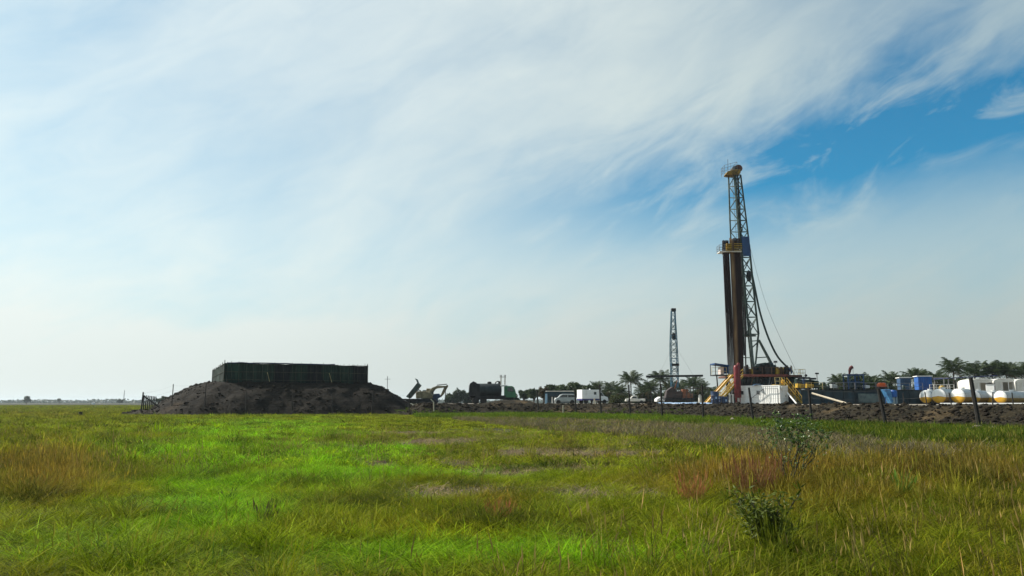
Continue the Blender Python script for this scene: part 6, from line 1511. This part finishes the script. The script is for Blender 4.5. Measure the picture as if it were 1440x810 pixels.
scatter('bank_weeds', 'scattered green weeds growing on the earth bank', Pb[okb], rb_.uniform(.12, .34, int(okb.sum())), np.tile(C_VERGE * 0.9, (int(okb.sum()), 1)), mid_v, cat='weeds', wide=np.full(int(okb.sum()), 0.8))
# the far left plain beyond the mound
x, y = pts_in(112, 420, 0.35, seed=8)
px, py = ground_px(x, y); ok = (px < 330) & clear(x, y)
x, y = x[ok], y[ok]; _, _, c, h, cov = field_growth(x, y)
P, s, t = fin(np.ones(len(x), bool), x, y, np.full(len(x), 0.45), c * 0.9, seed=44)
scatter('plain_grass', 'flat grass of the far plain at left', P, s, t, far_v, wide=np.full(len(s), 1.8))
# dead straw and litter on the open patches
x, y = pts_in(6, 45, 22, half=0.75, seed=12); ok = clear(x, y); x, y = x[ok], y[ok]
px, py, c, h, cov = field_growth(x, y)
ba_ = blobs(px, py, BARE); sel = (U.uniform(size=len(x)) < np.clip(0.10 + ba_ * 0.75, 0, 0.9)) & ((cov < 0.85) | (ba_ > 0.4)) & (px < 1120) & (px > 430)
lit = [tuft('straw_litter', 22, 0.3, 0.9, 0.34, 0.013, 1.7, M_STRAW, 2, 0.0, s) for s in range(51, 54)]
P, s, t = fin(sel, x, y, np.full(len(x), 0.17), np.tile(np.array([0.24, 0.18, 0.11]), (len(x), 1)), seed=55)
scatter('straw_litter', 'pale dead straw lying on the bare patches', P, s, t, lit, cat='straw', wide=np.full(len(s), 0.62))
# broad leaved weeds and dead stalks among the grass
weed = [tuft('broad_weed', 13, 0.45, 1.1, 0.10, 0.040, 0.95, M_GRASS, 4, 0.0, s) for s in range(61, 65)]
stalk = [tuft('dead_stalk', 7, 0.6, 1.2, 0.14, 0.008, 0.30, M_STRAW, 3, 0.9, s) for s in range(71, 75)]
x, y = pts_in(5, 40, 1.5, half=0.78, seed=21); ok = clear(x, y); x, y = x[ok], y[ok]; px, py, c, h, cov = field_growth(x, y)
sel = (fbm(x / 2.0, y / 2.0, 99, 2) > 0.0) & (py > stub_row(px))
P, s, t = fin(sel, x, y, np.full(len(x), 0.24), np.tile(np.array([0.050, 0.105, 0.006]), (len(x), 1)), seed=66)
scatter('field_weeds', 'small broad leaved green weeds among the grass', P, s, t, weed, cat='weeds', wide=np.full(len(s), 0.30))
sel = (fbm(x / 3.0, y / 3.0, 101, 2) + 0.25 * smooth(850, 1200, px) > 0.08) & (py > stub_row(px))
P, s, t = fin(sel, x, y, np.full(len(x), 0.50), np.tile(np.array([0.17, 0.12, 0.05]), (len(x), 1)), seed=67)
scatter('dead_stalks', 'thin dead brown seed stalks standing over the grass', P, s, t, stalk, cat='grass', wide=np.full(len(s), 0.8))

# loose clods lying on the bank and the mound
M_CLOD = soil_mat('clod_soil', (0.009, 0.007, 0.005), (0.024, 0.018, 0.011), (0.055, 0.040, 0.024), 0.35, 2.0, 0.05)
clod_v = []
for s_ in range(4):
    bm = bmesh.new(); bmesh.ops.create_icosphere(bm, subdivisions=1, radius=1.0); rr_ = random.Random(s_)
    for v in bm.verts: v.co = Vector((v.co.x * rr_.uniform(.7, 1.4), v.co.y * rr_.uniform(.7, 1.3), v.co.z * rr_.uniform(.5, .9)))
    me = bpy.data.meshes.new('clod'); bm.to_mesh(me); bm.free(); me.materials.append(M_CLOD); clod_v.append(bpy.data.objects.new('clod', me))
rc = np.random.default_rng(17); nC = 9000
ii = rc.integers(5, len(FOOT) - 5, nC); ob = rc.uniform(-0.2, 4.2, nC); jj = np.clip(np.searchsorted(prof_o, ob), 0, len(prof_o) - 1)
Pc = np.stack([BX[ii, jj] + rc.normal(0, .12, nC), BY[ii, jj] + rc.normal(0, .12, nC), BZ[ii, jj] + 0.02], -1)
sc_ = 0.05 * np.exp(np.abs(rc.normal(0, 0.75, nC))); ok = FOOT[ii, 1] < 118
scatter('bank_clods', 'loose clods of dark soil on the earth bank', Pc[ok], np.minimum(sc_, 0.30)[ok], np.zeros((int(ok.sum()), 3)), clod_v, cat='soil')
xm, ym = rc.uniform(-60, -10, 26000), rc.uniform(99, 134, 26000); hm_ = mound_h(xm, ym); ok = (hm_ > 0.15) & (mound_sd(xm, ym) > 0.3)
sc_ = np.minimum(0.05 * np.exp(np.abs(rc.normal(0, 0.8, 26000))), 0.34)
keep_ = rc.uniform(size=26000) < 0.12 + 0.9 * np.clip(fbm(xm / 4, ym / 4, 19, 3) + 0.1, 0, 1); ok &= keep_
scatter('mound_clods', 'loose clods of dark soil on the mound slopes', np.stack([xm, ym, hm_ + 0.02], -1)[ok], sc_[ok], np.zeros((int(ok.sum()), 3)), clod_v, cat='soil')
# ------------------------------------------------------------------ air
HAZE_DENSITY = 0.00010
hm = bpy.data.materials.new('haze_air'); hm.use_nodes = True
hn = hm.node_tree.nodes; hn.clear()
pv = hn.new('ShaderNodeVolumePrincipled'); pv.inputs['Density'].default_value = HAZE_DENSITY
pv.inputs['Color'].default_value = (0.80, 0.90, 0.97, 1); pv.inputs['Anisotropy'].default_value = 0.2
ho = hn.new('ShaderNodeOutputMaterial'); hm.node_tree.links.new(pv.outputs[0], ho.inputs['Volume'])
mb = MB(); mb.box((0, 5600, 24), (19000, 13000, 52))
hz_o = mb.build('haze', hm); tag(hz_o, 'thin pale haze over the plain', 'haze', kind='stuff')
